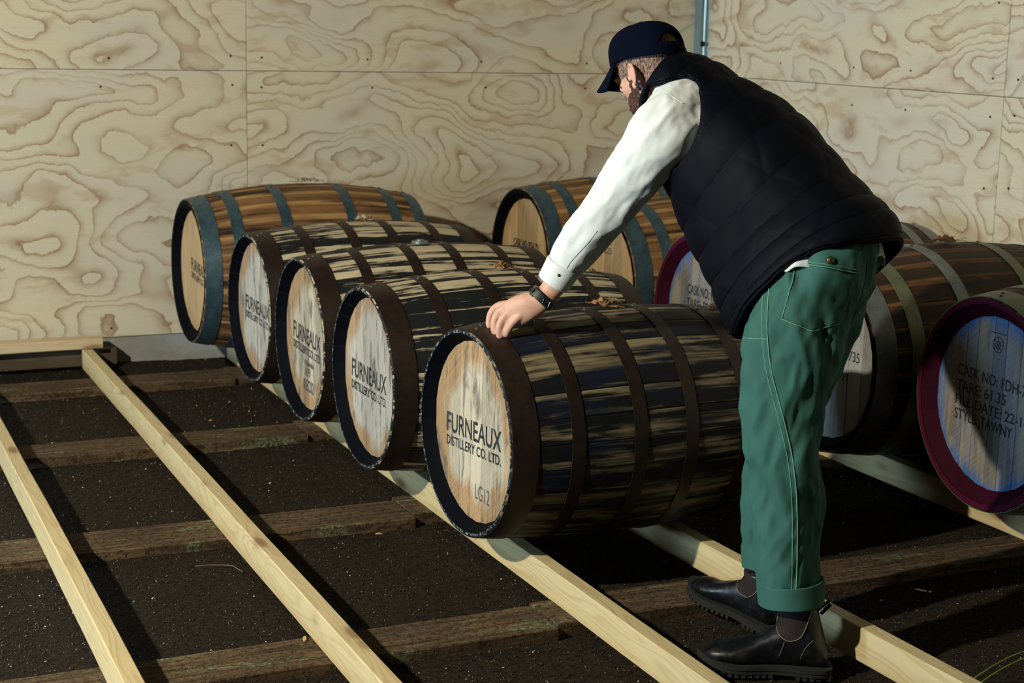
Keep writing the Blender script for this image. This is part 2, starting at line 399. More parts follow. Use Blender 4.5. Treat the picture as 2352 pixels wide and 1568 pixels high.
# ------------------------------------------------------------------ barrels
def mat_stave(name, A, B, lo=0.47, hi=0.55, edge=None, third=None, wear=0.25):
    k = N(name); c = k.coord('Object'); r = k.rand()
    p = k.vm('ADD', c, k.vm('SCALE', (19.0, 43.0, 27.0), sc=r))
    n1 = k.noise(k.vm('MULTIPLY', p, (1.0, 30.0, 6.0)), 1.0, 5, 0.6, 0.2)
    n2 = k.noise(k.vm('MULTIPLY', p, (5.0, 22.0, 8.0)), 1.0, 5, 0.68)
    f = k.ma('ADD', k.ma('MULTIPLY', n1, 0.70), k.ma('MULTIPLY', n2, 0.30))
    f = k.ma('ADD', f, k.ma('MULTIPLY', k.ma('SUBTRACT', r, 0.5), 0.10))
    m = k.sep(k.ramp(f, [(lo, 0.0), (hi, 1.0)]))[0]
    g = k.noise(k.vm('MULTIPLY', p, (6.0, 260.0, 120.0)), 1.0, 4, 0.7)
    a = k.mix(g, tuple(x*0.55 for x in A), tuple(min(1, x*1.25) for x in A))
    b = k.mix(g, tuple(x*0.5 for x in B), tuple(min(1, x*1.9) for x in B))
    col = k.mix(m, a, b)
    if third:
        t = k.sep(k.ramp(k.noise(k.vm('MULTIPLY', p, (3.0, 12.0, 5.0)), 1.3, 3), [(0.48, 0.0), (0.62, 0.8)]))[0]
        col = k.mix(t, col, k.mix(g, tuple(x*0.6 for x in third), tuple(min(1, x*1.6) for x in third)))
    if edge:
        y = k.ma('ABSOLUTE', k.sep(c)[1])
        e = k.sep(k.ramp(k.ma('ADD', k.ma('MULTIPLY', y, 20.0), k.ma('MULTIPLY', n2, 0.35)), [(0.66, 0.0), (0.80, 0.85)]))[0]
        e = k.ma('MULTIPLY', e, k.sep(k.ramp(k.noise(k.vm('MULTIPLY', p, (4.0, 3.0, 3.0)), 1.0, 3), [(0.38, 0.0), (0.55, 1.0)]))[0])
        col = k.mix(e, col, edge)
    return k.done(col, 0.6, k.bump(k.ma('ADD', g, k.ma('MULTIPLY', m, -0.3)), 0.35, 0.002), spec=0.22)
def mat_head(name, A, B, white, stain, ring=0.78, blue=None):
    """vertical-grained oak head: pale rubbed middle, browner rim, dark wear"""
    k = N(name); c = k.coord('Object'); r = k.rand()
    p = k.vm('ADD', c, k.vm('SCALE', (3.0, 13.0, 9.0), sc=r))
    g = k.noise(k.vm('MULTIPLY', p, (1.0, 90.0, 4.0)), 1.0, 5, 0.7)
    g2 = k.noise(k.vm('MULTIPLY', p, (1.0, 26.0, 3.0)), 1.0, 4, 0.6)
    base = k.mix(g, A, B)
    s = k.sep(c); y, z = s[1], s[2]
    rad = k.ma('SQRT', k.ma('ADD', k.ma('MULTIPLY', y, y), k.ma('MULTIPLY', z, z)))
    rr = k.ma('ADD', k.ma('DIVIDE', rad, 0.265), k.ma('MULTIPLY', k.ma('SUBTRACT', k.noise(k.vm('MULTIPLY', c, (1, 9, 5)), 1.0, 4, 0.6), 0.5), 0.7))
    inner = k.sep(k.ramp(rr, [(ring-0.12, 1.0), (ring+0.06, 0.0)]))[0]
    wcol = k.mix(g2, tuple(x*0.62 for x in white), white)
    col = k.mix(k.ma('MULTIPLY', inner, 0.85), base, wcol)
    d = k.sep(k.ramp(k.noise(k.vm('MULTIPLY', p, (1.0, 22.0, 5.0)), 1.0, 5, 0.65, 0.4), [(0.52, 0.0), (0.64, 1.0)]))[0]
    col = k.mix(k.ma('MULTIPLY', d, stain), col, (0.075, 0.070, 0.068))
    bv = k.ma('ADD', k.ma('MULTIPLY', r, 0.45), 0.68)
    cb = k.n('ShaderNodeCombineXYZ')
    for q in range(3): k.set(cb.inputs[q], bv)
    col = k.mix(1.0, col, cb.outputs[0], 'MULTIPLY')
    if blue:
        bm_ = k.sep(k.ramp(k.noise(k.vm('MULTIPLY', p, (1.0, 30.0, 2.2)), 1.0, 4, 0.6), [(0.46, 0.0), (0.58, 1.0)]))[0]
        edge = k.sep(k.ramp(k.ma('DIVIDE', rad, 0.27), [(0.80, 0.25), (0.96, 1.0)]))[0]
        col = k.mix(k.ma('MULTIPLY', bm_, edge, clamp=True), col, blue)
        col = k.mix(k.ma('MULTIPLY', k.sep(k.ramp(k.ma('DIVIDE', rad, 0.27), [(0.93, 0.0), (0.99, 0.8)]))[0], 1.0), col, blue)
    saw = k.noise(k.vm('MULTIPLY', k.vm('ADD', c, k.vm('SCALE', (0, 0, 1), sc=k.ma('MULTIPLY', y, 0.8))), (1, 4, 190)), 1.0, 2)
    col = k.mix(k.ma('MULTIPLY', k.sep(k.ramp(saw, [(0.5, 0.0), (0.6, 1.0)]))[0], 0.05), col, (0.9, 0.85, 0.75))
    return k.done(col, 0.7, k.bump(k.ma('ADD', g, saw), 0.25, 0.0015), spec=0.25)
def mat_hoop(name, A, B, rough=0.45, metal=0.5, sc=18):
    k = N(name); c = k.coord('Object'); n = k.noise(c, sc, 6, 0.7); n2 = k.noise(c, 160.0, 3, 0.7)
    col = k.mix(k.sep(k.ramp(k.ma('ADD', k.ma('MULTIPLY', n, .7), k.ma('MULTIPLY', n2, .3)), [(0.35, 0.0), (0.68, 1.0)]))[0], A, B)
    return k.done(col, rough, k.bump(n2, 0.15, 0.001), metal, 0.5)
def mat_paint(name, A, chip, amt=0.62):
    k = N(name); c = k.coord('Object'); r = k.rand()
    p = k.vm('ADD', c, k.vm('SCALE', (9.0, 3.0, 7.0), sc=r)); n = k.noise(p, 85.0, 5, 0.7)
    col = k.mix(k.sep(k.ramp(n, [(amt, 0.0), (amt+0.06, 1.0)]))[0], A, chip)
    return k.done(col, 0.75, k.bump(n, 0.2, 0.002), spec=0.08)
CREAM, CHAR = (0.56, 0.47, 0.32), (0.0085, 0.0095, 0.011)
ST_A = mat_stave('charred_cream_staves', CREAM, CHAR, 0.455, 0.50)
ST_B = mat_stave('navy_smeared_shaded_staves', (0.26, 0.21, 0.125), (0.0055, 0.006, 0.008), 0.395, 0.49, third=(0.0055, 0.009, 0.026))  # navy stain, with blue daylight and the shaded side painted into the colour
ST_C = mat_stave('orange_brown_staves', (0.25, 0.125, 0.050), (0.022, 0.012, 0.008), 0.43, 0.58, edge=(0.42, 0.25, 0.10))
ST_D = mat_stave('dark_brown_staves', (0.060, 0.030, 0.015), (0.014, 0.009, 0.006), 0.40, 0.58, edge=(0.22, 0.11, 0.045))  # dark staves, darkened further to paint in the man's shadow
HD_B5 = mat_head('tan_head', (0.27, 0.155, 0.075), (0.46, 0.30, 0.155), (0.60, 0.55, 0.44), 0.78, 0.74)
HD_B4 = mat_head('grey_white_head', (0.30, 0.17, 0.09), (0.42, 0.28, 0.16), (0.55, 0.54, 0.50), 0.88, 0.84)
HD_B1 = mat_head('clean_oak_head', (0.36, 0.21, 0.095), (0.58, 0.385, 0.19), (0.62, 0.43, 0.23), 0.22, 0.9)
HD_BL = mat_head('blue_tinted_head', (0.13, 0.105, 0.085), (0.34, 0.28, 0.20), (0.30, 0.28, 0.25), 0.55, 0.8, blue=(0.045, 0.13, 0.36))
HD_GR = mat_head('silver_grey_head', (0.20, 0.19, 0.18), (0.38, 0.36, 0.33), (0.44, 0.46, 0.49), 0.35, 0.9)
HP_R = mat_hoop('rusty_brown_hoop', (0.011, 0.006, 0.0045), (0.034, 0.018, 0.012), 0.5, 0.3)
HP_B = mat_hoop('blue_grey_hoop', (0.028, 0.060, 0.085), (0.10, 0.17, 0.21), 0.42, 0.55)
HP_G = mat_hoop('dull_zinc_hoop', (0.10, 0.115, 0.125), (0.24, 0.27, 0.28), 0.45, 0.6)
HP_Y = mat_hoop('olive_zinc_hoop', (0.10, 0.115, 0.06), (0.22, 0.24, 0.15), 0.5, 0.5)
PT_N = mat_paint('navy_black_paint', (0.0009, 0.0015, 0.0040), (0.012, 0.016, 0.024), 0.75)
PT_E = mat_paint('worn_black_paint', (0.010, 0.014, 0.020), (0.17, 0.20, 0.22), 0.52)
PT_R = mat_paint('deep_red_paint', (0.030, 0.002, 0.010), (0.014, 0.0015, 0.005), 0.6)
PT_RE = mat_paint('deep_red_rim_paint', (0.060, 0.005, 0.020), (0.025, 0.003, 0.010), 0.66)
RIVET = plain('rivet_steel', (0.16, 0.14, 0.13), 0.35, 0.8)
INK = plain('black_stencil_ink', (0.013, 0.014, 0.017), 0.7, nscale=240, var=0.4)
INK_F = plain('faded_stencil_ink', (0.085, 0.07, 0.055), 0.8)
INK_L = plain('letter_inline', (0.30, 0.26, 0.20), 0.8)

def bar_profile(Rc, Rb, L):
    def R(x):
        u = 2*x/L-1; return Rc+(Rb-Rc)*(1-abs(u)**2.15)
    return R
NST = 28
def stave_mesh(name, Rc, Rb, L, Ri, rim, mats):
    """a bent oak stave: outside bulges along the barrel, ends bevelled inside to form the chime"""
    R = bar_profile(Rc, Rb, L); w = 2*PI/NST; V = []; F = []; mi = []
    rec = 0.038; th = Rc-Ri
    xs = [0, 0.004] + [rec] + [L*i/16 for i in range(1, 16)] + [L-rec, L-0.004, L]
    prof = []
    for x in xs:
        Ro = R(x)
        if x in (0, L): Ro -= 0.0025; rin = R(x)-rim
        elif x in (0.004, L-0.004): rin = R(x)-rim-0.002
        else: rin = R(x)-th*(1.0)
        if x in (rec, L-rec): rin = Ri
        prof.append((x, Ro, rin))
    ang = [(-0.5, -0.0024), (-0.45, -0.0003), (0, 0), (0.45, -0.0003), (0.5, -0.0024)]
    K = len(ang)+2
    for x, Ro, rin in prof:
        for a, dr in ang:
            t = a*w*0.998; V.append((x, -(Ro+dr)*math.sin(t), (Ro+dr)*math.cos(t)))
        for a in (0.5, -0.5):
            t = a*w*0.998; V.append((x, -rin*math.sin(t), rin*math.cos(t)))
    for i in range(len(prof)-1):
        for j in range(K):
            F.append((i*K+j, (i+1)*K+j, (i+1)*K+(j+1) % K, i*K+(j+1) % K))
            mi.append(0 if j < 4 else (1 if j == 5 else 0))
    F.append(tuple(range(K))); mi.append(2)
    F.append(tuple((len(prof)-1)*K+j for j in range(K-1, -1, -1))); mi.append(2)
    me = bpy.data.meshes.new(name); me.from_pydata(V, [], F); me.update()
    for m in mats: me.materials.append(m)
    me.polygons.foreach_set('material_index', mi)
    bm = bmesh.new(); bm.from_mesh(me); bmesh.ops.recalc_face_normals(bm, faces=bm.faces); bm.to_mesh(me); bm.free()
    sm = [abs(p.normal.x) < 0.9 for p in me.polygons]; me.polygons.foreach_set('use_smooth', sm)
    me.set_sharp_from_angle(angle=0.5)
    return me
def hoop_mesh(name, R, x0, x1, mat):
    V = []; F = []; n = 96; th = 0.0026
    sec = [(x0, 0.0002), (x0, th), ((x0+x1)/2, th), (x1, th), (x1, 0.0002)]
    for i in range(n):
        t = 2*PI*i/n
        for x, d in sec: V.append((x, math.sin(t)*(R(x)+d), math.cos(t)*(R(x)+d)))
    for i in range(n):
        for j in range(4): F.append((i*5+j, i*5+j+1, ((i+1) % n)*5+j+1, ((i+1) % n)*5+j))
    me = bpy.data.meshes.new(name); me.from_pydata(V, [], F); me.update(); me.materials.append(mat)
    bm = bmesh.new(); bm.from_mesh(me); bmesh.ops.recalc_face_normals(bm, faces=bm.faces); bm.to_mesh(me); bm.free()
    me.polygons.foreach_set('use_smooth', [True]*len(me.polygons)); me.set_sharp_from_angle(angle=0.7)
    return me
def rivet_mesh():
    bm = bmesh.new(); bmesh.ops.create_uvsphere(bm, u_segments=10, v_segments=6, radius=0.0068)
    bmesh.ops.delete(bm, geom=[v for v in bm.verts if v.co.z < -0.0005], context='VERTS')
    bmesh.ops.scale(bm, verts=bm.verts, vec=(1, 1, 0.62))
    me = bpy.data.meshes.new('rivet'); bm.to_mesh(me); bm.free(); me.materials.append(RIVET)
    me.polygons.foreach_set('use_smooth', [True]*len(me.polygons)); return me
RIV = rivet_mesh()
def text_mesh(name, txt, y0, y1, ztop, zbot, x, mat, parent, slope=0.0, outline=0.0, bold=0.0, ztop_r=None):
    """flat stencilled lettering on the head: reads towards -y, from y0 to y1, between two heights"""
    cu = bpy.data.curves.new(name, 'FONT'); cu.body = txt; cu.size = 1.0; cu.offset = bold
    if outline:
        cu.fill_mode = 'NONE'; cu.bevel_depth = outline; cu.bevel_resolution = 0
    tmp = bpy.data.objects.new(name, cu); COL.objects.link(tmp)
    dg = bpy.context.evaluated_depsgraph_get(); me = bpy.data.meshes.new_from_object(tmp.evaluated_get(dg))
    bpy.data.objects.remove(tmp); bpy.data.curves.remove(cu)
    co = np.empty(len(me.vertices)*3); me.vertices.foreach_get('co', co); co = co.reshape(-1, 3)
    mn, mx = co.min(0), co.max(0)
    u = (co[:, 0]-mn[0])/(mx[0]-mn[0]); v = (co[:, 1]-mn[1])/(mx[1]-mn[1])
    out = np.zeros_like(co); out[:, 1] = y0+(y1-y0)*u; out[:, 2] = zbot+(ztop-zbot)*v + slope*(out[:, 1]-y0)
    out[:, 0] = x-0.0006
    me.vertices.foreach_set('co', out.reshape(-1)); me.materials.clear(); me.materials.append(mat); me.update(); me.name = name
    o = bpy.data.objects.new(name, me); COL.objects.link(o); o.parent = parent; return o

def barrel(y, x, yaw, Rc, Rb, L, Ri, rim, hoops, mats, headmat, label, group, spin=0.0, widths=None, hoopmats=None, boards=None):
    stm, ptin, ptrim, hpm = mats
    z0 = ZSL+RH
    root = empty('whisky_barrel', (x, y, z0), yaw); tag(root, label, 'barrel', group)
    R = bar_profile(Rc, Rb, L); zc = Rb+0.002
    me = stave_mesh('stave', Rc, Rb, L, Ri, rim, (stm, ptin, ptrim))
    for i in range(NST):
        o = mesh_obj('stave', None, None, me=me, parent=root); o.location = (0, 0, zc); o.rotation_euler = (2*PI*i/NST+spin, 0, 0)
    hx = 0.036
    bd = boards or [-1, -0.72, -0.46, -0.17, 0.10, 0.38, 0.68, 1]
    for a, b in zip(bd[:-1], bd[1:]):
        ya, yb = a*Ri+0.0007, b*Ri-0.0007; r = Ri+0.004; P = []
        ys = np.linspace(ya, yb, 7)
        top = [(yy, math.sqrt(max(r*r-yy*yy, 0))) for yy in ys]
        P = top+[(yy, -zz) for yy, zz in reversed(top)]
        n = len(P); V = [(hx, p[0], p[1]) for p in P]
        cx = sum(p[0] for p in P)/n
        V = [(hx+0.0012, p[0], p[1]) for p in P]+[(hx, p[0]+(0.0016 if p[0] < cx else -0.0016), p[1]*0.992) for p in P]+[(hx+0.022, p[0], p[1]) for p in P]
        F = [tuple(range(n, 2*n))]+[(i, (i+1) % n, n+(i+1) % n, n+i) for i in range(n)]+[(2*n+i, 2*n+(i+1) % n, (i+1) % n, i) for i in range(n)]+[tuple(range(3*n-1, 2*n-1, -1))]
        bm = bmesh.new(); vs = [bm.verts.new(v) for v in V]
        for f in F:
            try: bm.faces.new([vs[i] for i in f])
            except ValueError: pass
        bmesh.ops.recalc_face_normals(bm, faces=bm.faces)
        o = bm_obj('head_board', bm, headmat, root); o.location = (random.uniform(-.0004, .0004), 0, zc)
    bm = bmesh.new(); bmesh.ops.create_cone(bm, cap_ends=True, segments=40, radius1=Ri+0.002, radius2=Ri+0.002, depth=0.02, matrix=Matrix.Translation((L-0.046, 0, 0)) @ Matrix.Rotation(PI/2, 4, 'Y'))
    o = bm_obj('rear_head', bm, headmat, root); o.location = (0, 0, zc)
    wd = widths or [0.074, 0.040, 0.042, 0.042, 0.040, 0.074]
    for j, f in enumerate(hoops):
        w = wd[j]
        x0 = 0.003 if j == 0 else (L-w-0.003 if j == len(hoops)-1 else f*L-w/2)
        hm = hoopmats[j] if hoopmats else hpm
        h = mesh_obj('hoop', None, None, me=hoop_mesh('hoop', R, x0, x0+w, hm), parent=root); h.location = (0, 0, zc)
        ta = random.uniform(-0.05, 0.12)
        for q in (0, 1):
            xx = x0+w*(0.35 if q else 0.65); t = ta+0.055*q
            rv = mesh_obj('rivet', None, None, me=RIV, parent=h)
            rv.location = (xx, -math.sin(t)*(R(xx)+0.0026), math.cos(t)*(R(xx)+0.0026)); rv.rotation_euler = (t, 0, 0)
    root['zc'] = zc; root['hx'] = hx
    return root, zc, hx
SMALL = dict(Rc=0.298, Rb=0.336, L=0.95, Ri=0.262, rim=0.009, hoops=[0, 0.205, 0.41, 0.59, 0.795, 1])
BIG = dict(Rb=0.377, L=1.05, rim=0.020, hoops=[0, 0.15, 0.355, 0.645, 0.85, 1])
G1, G2 = 'near row of whisky barrels on pine rails', 'right-hand row of whisky barrels by the wall'
mR = (ST_A, PT_N, PT_E, HP_R)
b5, z5, hx = barrel(4.125, 1.772, math.radians(3.0), mats=(ST_B, PT_N, PT_E, HP_R), headmat=HD_B5, label='nearest dark barrel under the man\'s hands, tan lettered head and navy-smeared staves', group=G1, spin=0.03, **SMALL)
b4, z4, _ = barrel(4.905, 1.738, math.radians(0.3), mats=mR, headmat=HD_B4, label='streaked barrel with grey-white head, directly behind the barrel being held', group=G1, spin=0.1, boards=[-1, -0.74, -0.50, -0.2, 0.06, 0.34, 0.62, 1], **SMALL)
b3, z3, _ = barrel(5.600, 1.740, math.radians(0.2), mats=mR, headmat=HD_B5, label='middle streaked barrel of the near row, extra small code on its pale head', group=G1, spin=0.16, boards=[-1, -0.6, -0.36, -0.05, 0.2, 0.45, 0.75, 1], **SMALL)
b2, z2, _ = barrel(6.285, 1.742, math.radians(0.8), mats=mR, headmat=HD_B4, label='streaked barrel with brown hoops and grey head, second from the back wall', group=G1, spin=0.05, **SMALL)
b1, z1, _ = barrel(7.055, 1.681, 0.0, Rc=0.316, Ri=0.268, mats=(ST_C, PT_N, PT_N, HP_B), headmat=HD_B1, label='larger brown barrel with blue-grey hoops at the back end of the near row', group=G1, widths=[0.07, 0.05, 0.048, 0.048, 0.05, 0.06], spin=0.02, **BIG)
WB = [0.075, 0.052, 0.050, 0.050, 0.052, 0.070]
b6, z6, _ = barrel(7.065, 3.312, 0.0, Rc=0.33, Ri=0.278, mats=(ST_C, PT_N, PT_N, HP_B), headmat=HD_B1, label='brown barrel with blue hoops in the back corner, left of the man\'s forearm', group=G2, widths=WB, **BIG)
b7, z7, _ = barrel(6.205, 3.30, 0.0, Rc=0.33, Ri=0.278, mats=(ST_C, PT_N, PT_N, HP_B), headmat=HD_B1, label='orange-brown barrel behind the man\'s forearm, code ending 732 on its oak head', group=G2, widths=WB, spin=0.07, **BIG)
b8, z8, _ = barrel(5.335, 3.27, 0.0, Rc=0.33, Ri=0.272, mats=(ST_D, PT_R, PT_RE, HP_G), headmat=HD_BL, label='red-rimmed barrel with pale blue head half hidden behind the dark vest', group=G2, widths=WB, spin=0.03, **BIG)
b9, z9, _ = barrel(4.545, 3.284, 0.0, Rc=0.33, Ri=0.284, mats=(ST_D, PT_N, PT_N, HP_G), headmat=HD_GR, label='dark barrel with zinc hoops and silver-grey head marked 735 behind the green trousers', group=G2, widths=WB, hoopmats=[HP_G, HP_Y, HP_G, HP_Y, HP_G, HP_G], spin=0.11, **BIG)
b11, z11, _ = barrel(3.765, 3.345, math.radians(-2.0), Rc=0.33, Ri=0.268, mats=(ST_D, PT_R, PT_RE, HP_Y), headmat=HD_BL, label='nearest red-rimmed barrel at the right edge, blue streaked head listing its tare', group=G2, widths=WB, spin=0.05, boards=[-1, -0.7, -0.42, -0.16, 0.05, 0.33, 0.52, 1], **BIG)

def letter(root, zc, rows, x=0.036):
    """rows: (text, y from head centre at left and right, top and bottom height from centre, ink, opts)"""
    for txt, ya, yb, zt, zb, mat, kw in rows:
        text_mesh('lettering', txt, ya, yb, zc+zt, zc+zb, x, mat, root, **kw)
def furneaux(root, zc, ya, yb, zt, h, gap, h2, slope, inline=False):
    letter(root, zc, [('FURNEAUX', ya, yb, zt, zt-h, INK, dict(slope=slope, bold=0.012)),
                      ('DISTILLERY CO. LTD.', ya, yb, zt-h-gap, zt-h-gap-h2, INK, dict(slope=slope, bold=0.02))])
    if inline:
        letter(root, zc, [('FURN', ya-0.003, ya+(yb-ya)*0.475, zt-0.004, zt-h+0.003, INK_L, dict(slope=slope, outline=0.007))])
furneaux(b5, z5, 0.185, -0.165, 0.022, 0.060, 0.010, 0.030, -0.05, True)
letter(b5, z5, [('LG12', -0.01, -0.10, -0.150, -0.195, INK_F, dict())])
furneaux(b4, z4, 0.192, -0.138, 0.030, 0.062, 0.012, 0.030, 0.0, True)
furneaux(b3, z3, 0.172, -0.148, 0.042, 0.062, 0.010, 0.030, 0.03)
letter(b3, z3, [('TASMANIA', 0.04, -0.07, -0.085, -0.105, INK_F, dict(bold=0.02)), ('169', 0.035, -0.03, -0.108, -0.145, INK_F, dict(bold=0.02)), ('REC02', 0.045, -0.07, -0.155, -0.200, INK_F, dict(bold=0.015))])
furneaux(b2, z2, 0.150, -0.170, 0.034, 0.058, 0.008, 0.028, 0.02)
furneaux(b1, z1, 0.07, -0.27+0.06, 0.050, 0.052, 0.010, 0.028, 0.06)
letter(b6, z6, [('CASK NO: FDH-731', 0.14, -0.15, 0.075, 0.035, INK, dict(bold=0.03)), ('TARE: 58', 0.14, -0.02, 0.02, -0.02, INK, dict(bold=0.03))])
letter(b7, z7, [('CASK NO: FDH-732', 0.20, -0.17, 0.045, 0.002, INK, dict(bold=0.03)), ('OAK', 0.03, -0.04, 0.20, 0.17, INK_F, dict(bold=0.02)), ('225', 0.03, -0.04, 0.16, 0.13, INK_F, dict(bold=0.02))])
letter(b8, z8, [('CASK NO: FDH-734', 0.13, -0.18, 0.115, 0.075, INK, dict(bold=0.02)), ('TARE: 59.1', 0.13, -0.05, 0.06, 0.02, INK, dict(bold=0.02))])
letter(b9, z9, [('CASK NO: FDH-735', 0.17, -0.19, 0.045, 0.01, INK, dict()), ('FILL DATE: 8-1-21', 0.17, -0.13, -0.035, -0.065, INK, dict()), ('STYLE:', 0.17, 0.05, -0.085, -0.115, INK, dict())])
letter(b11, z11, [('CASK NO: FDH-736', 0.175, -0.19, 0.095, 0.060, INK, dict(slope=0.03, bold=0.012)), ('TARE: 61.35', 0.175, -0.06, 0.045, 0.010, INK, dict(slope=0.02, bold=0.012)),
                  ('FILL DATE: 22-1-21', 0.175, -0.20, -0.003, -0.036, INK, dict(slope=0.02, bold=0.012)), ('STYLE: TAWNY', 0.175, -0.10, -0.048, -0.083, INK, dict(slope=0.02, bold=0.012))])
# little wheel emblem burnt near the top of the nearest red-rimmed head
V = []; F = []
def addtube(P, r, closed=False):
    v, f = tube(P, r, 4, closed); b = len(V); V.extend(v); F.extend([tuple(i+b for i in q) for q in f])
cz, cyy = z11+0.185, -0.005
for rr in (0.024, 0.012): addtube([(0.0355, cyy+rr*math.cos(a), cz+rr*math.sin(a)) for a in np.linspace(0, 2*PI, 20, endpoint=False)], 0.0011, True)
for a in np.linspace(0, PI, 4, endpoint=False): addtube([(0.0355, cyy-0.024*math.cos(a), cz-0.024*math.sin(a)), (0.0355, cyy+0.024*math.cos(a), cz+0.024*math.sin(a))], 0.0009)
addtube([(0.0355, cyy+0.035, cz+0.036), (0.0355, cyy-0.035, cz+0.036)], 0.0012)
tag(mesh_obj('wheel_emblem', V, F, INK, b11), kind='stuff')

# ------------------------------------------------------------------ the man
def fabric(name, A, B, rough=0.8, weave=900, wb=0.15, big=6, bb=0.0, sheen=0.0, spec=0.3):
    k = N(name); c = k.coord('Object')
    n = k.noise(c, big, 4, 0.6); w = k.noise(c, weave, 2, 0.6)
    col = k.mix(k.sep(k.ramp(n, [(0.35, 0.0), (0.7, 1.0)]))[0], A, B)
    col = k.mix(k.ma('MULTIPLY', w, 0.25), col, tuple(min(1, x*1.8) for x in A))
    h = k.ma('ADD', k.ma('MULTIPLY', w, 0.15), k.ma('MULTIPLY', n, bb))
    m = k.done(col, rough, k.bump(h, wb, 0.004), spec=spec)
    k.b.inputs['Sheen Weight'].default_value = sheen
    return m
M_VEST = fabric('navy_quilted_nylon', (0.0012, 0.0018, 0.0045), (0.0018, 0.0028, 0.0070), 0.66, spec=0.10)
M_SHIRT = fabric('white_cotton', (0.60, 0.645, 0.66), (0.68, 0.725, 0.74), 0.85, big=14, bb=0.3, wb=0.35)
M_TROU = fabric('green_cotton_twill', (0.024, 0.088, 0.076), (0.036, 0.122, 0.105), 0.85, big=9, bb=0.4, wb=0.4)
M_STITCH = fabric('pale_green_seam_thread', (0.12, 0.27, 0.21), (0.15, 0.32, 0.25), 0.8)
M_CAP = fabric('navy_cotton_cap', (0.0012, 0.0026, 0.0090), (0.0020, 0.0042, 0.0145), 0.9, spec=0.05)
M_BLACK = plain('black_rubber', (0.012, 0.013, 0.015), 0.5)
M_LEATH = N('scuffed_black_leather')
def _l():
    k = M_LEATH; c = k.coord('Object'); n = k.noise(c, 22, 5, 0.7); f = k.noise(c, 300, 3, 0.6)
    col = k.mix(k.sep(k.ramp(n, [(0.5, 0.0), (0.75, 1.0)]))[0], (0.0045, 0.0055, 0.008), (0.020, 0.024, 0.034))
    return k.done(col, k.sep(k.ramp(n, [(0.3, 0.28), (0.7, 0.5)]))[0], k.bump(f, 0.15, 0.001), spec=0.5)
M_LEATH = _l()
M_SOLE = plain('dusty_rubber_sole', (0.011, 0.013, 0.015), 0.8, nscale=90, var=0.6, nbump=0.3)
M_GUS = plain('maroon_elastic', (0.010, 0.0025, 0.003), 0.85)
M_THREAD = plain('pale_boot_stitching', (0.20, 0.17, 0.15), 0.7)
M_BRASS = plain('aged_brass_button', (0.09, 0.085, 0.03), 0.35, 0.6)
M_STEEL = plain('watch_steel', (0.75, 0.8, 0.85), 0.18, 1.0)
M_DARK = plain('dark_button', (0.02, 0.02, 0.022), 0.4)
def _skin():
    k = N('fair_skin'); c = k.coord('Object'); n = k.noise(c, 35, 4, 0.6); g = k.noise(c, 260, 3, 0.6)
    col = k.mix(n, (0.50, 0.27, 0.20), (0.66, 0.40, 0.31))
    return k.done(col, 0.5, k.bump(g, 0.08, 0.001), spec=0.4, **{'Subsurface Weight': 0.08, 'Subsurface Radius': (0.02, 0.008, 0.004)})
M_SKIN = _skin()
def _hair(name, skin, dark, lo, hi):
    k = N(name); c = k.coord('Object')
    n = k.noise(k.vm('MULTIPLY', c, (260, 260, 90)), 1.0, 3, 0.7)
    col = k.mix(k.sep(k.ramp(n, [(lo, 0.0), (hi, 1.0)]))[0], dark, skin)
    return k.done(col, 0.75, k.bump(n, 0.5, 0.002), spec=0.2)
M_HAIR = _hair('short_cropped_hair', (0.44, 0.29, 0.24), (0.045, 0.030, 0.026), 0.38, 0.66)
M_BEARD = _hair('trimmed_beard', (0.22, 0.11, 0.085), (0.035, 0.016, 0.014), 0.42, 0.78)

MAN = Vector((2.34, 3.38, 0.0))
man = empty('person', MAN); tag(man, 'man in navy cap and quilted vest, white shirt, green trousers, bending over a barrel', 'person')
def mchild(name, V, F, mats, parent=man, smooth=True, midx=None):
    Vl = [Vector(v)-MAN for v in V]
    return mesh_obj(name, Vl, F, mats, parent, smooth, midx)
def px_of(p):
    q = Vector(p)-CAM; z = q.dot(CF); return 1176+FPX*q.dot(CR)/z, 784-FPX*q.dot(CU)/z
def spline(rows, n):
    """Catmull-Rom resample of rows of numbers"""
    A = np.array(rows, float); m = len(A); out = []
    for i in range(n):
        t = i/(n-1)*(m-1); k = min(int(t), m-2); u = t-k
        p0, p1, p2, p3 = A[max(k-1, 0)], A[k], A[k+1], A[min(k+2, m-1)]
        out.append(0.5*((2*p1)+(-p0+p2)*u+(2*p0-5*p1+4*p2-p3)*u*u+(-p0+3*p1-3*p2+p3)*u**3))
    return np.array(out)
def limb(rows, nr=24, nl=40, cap=True):
    """rows: (px, py, depth, half width in px across the sight, half thickness in m)"""
    R_ = spline(rows, nl); C = [at(r[0], r[1], r[2]) for r in R_]; V = []; F = []
    for i, r in enumerate(R_):
        t = (C[min(i+1, nl-1)]-C[max(i-1, 0)]).normalized()
        vd = (C[i]-CAM).normalized(); a = t.cross(vd).normalized(); b = t.cross(a).normalized()
        ra = r[3]*r[2]/FPX; rb = r[4]
        for k in range(nr):
            an = 2*PI*k/nr; V.append(C[i]+a*(ra*math.cos(an))+b*(rb*math.sin(an)))
    for i in range(nl-1):
        for k in range(nr): F.append((i*nr+k, i*nr+(k+1) % nr, (i+1)*nr+(k+1) % nr, (i+1)*nr+k))
    if cap: F.append(tuple(range(nr-1, -1, -1))); F.append(tuple((nl-1)*nr+k for k in range(nr)))
    return V, F
def merged(parts):
    V = []; F = []
    for v, f in parts:
        b = len(V); V.extend([Vector(x) for x in v]); F.extend([tuple(i+b for i in q) for q in f])
    return V, F
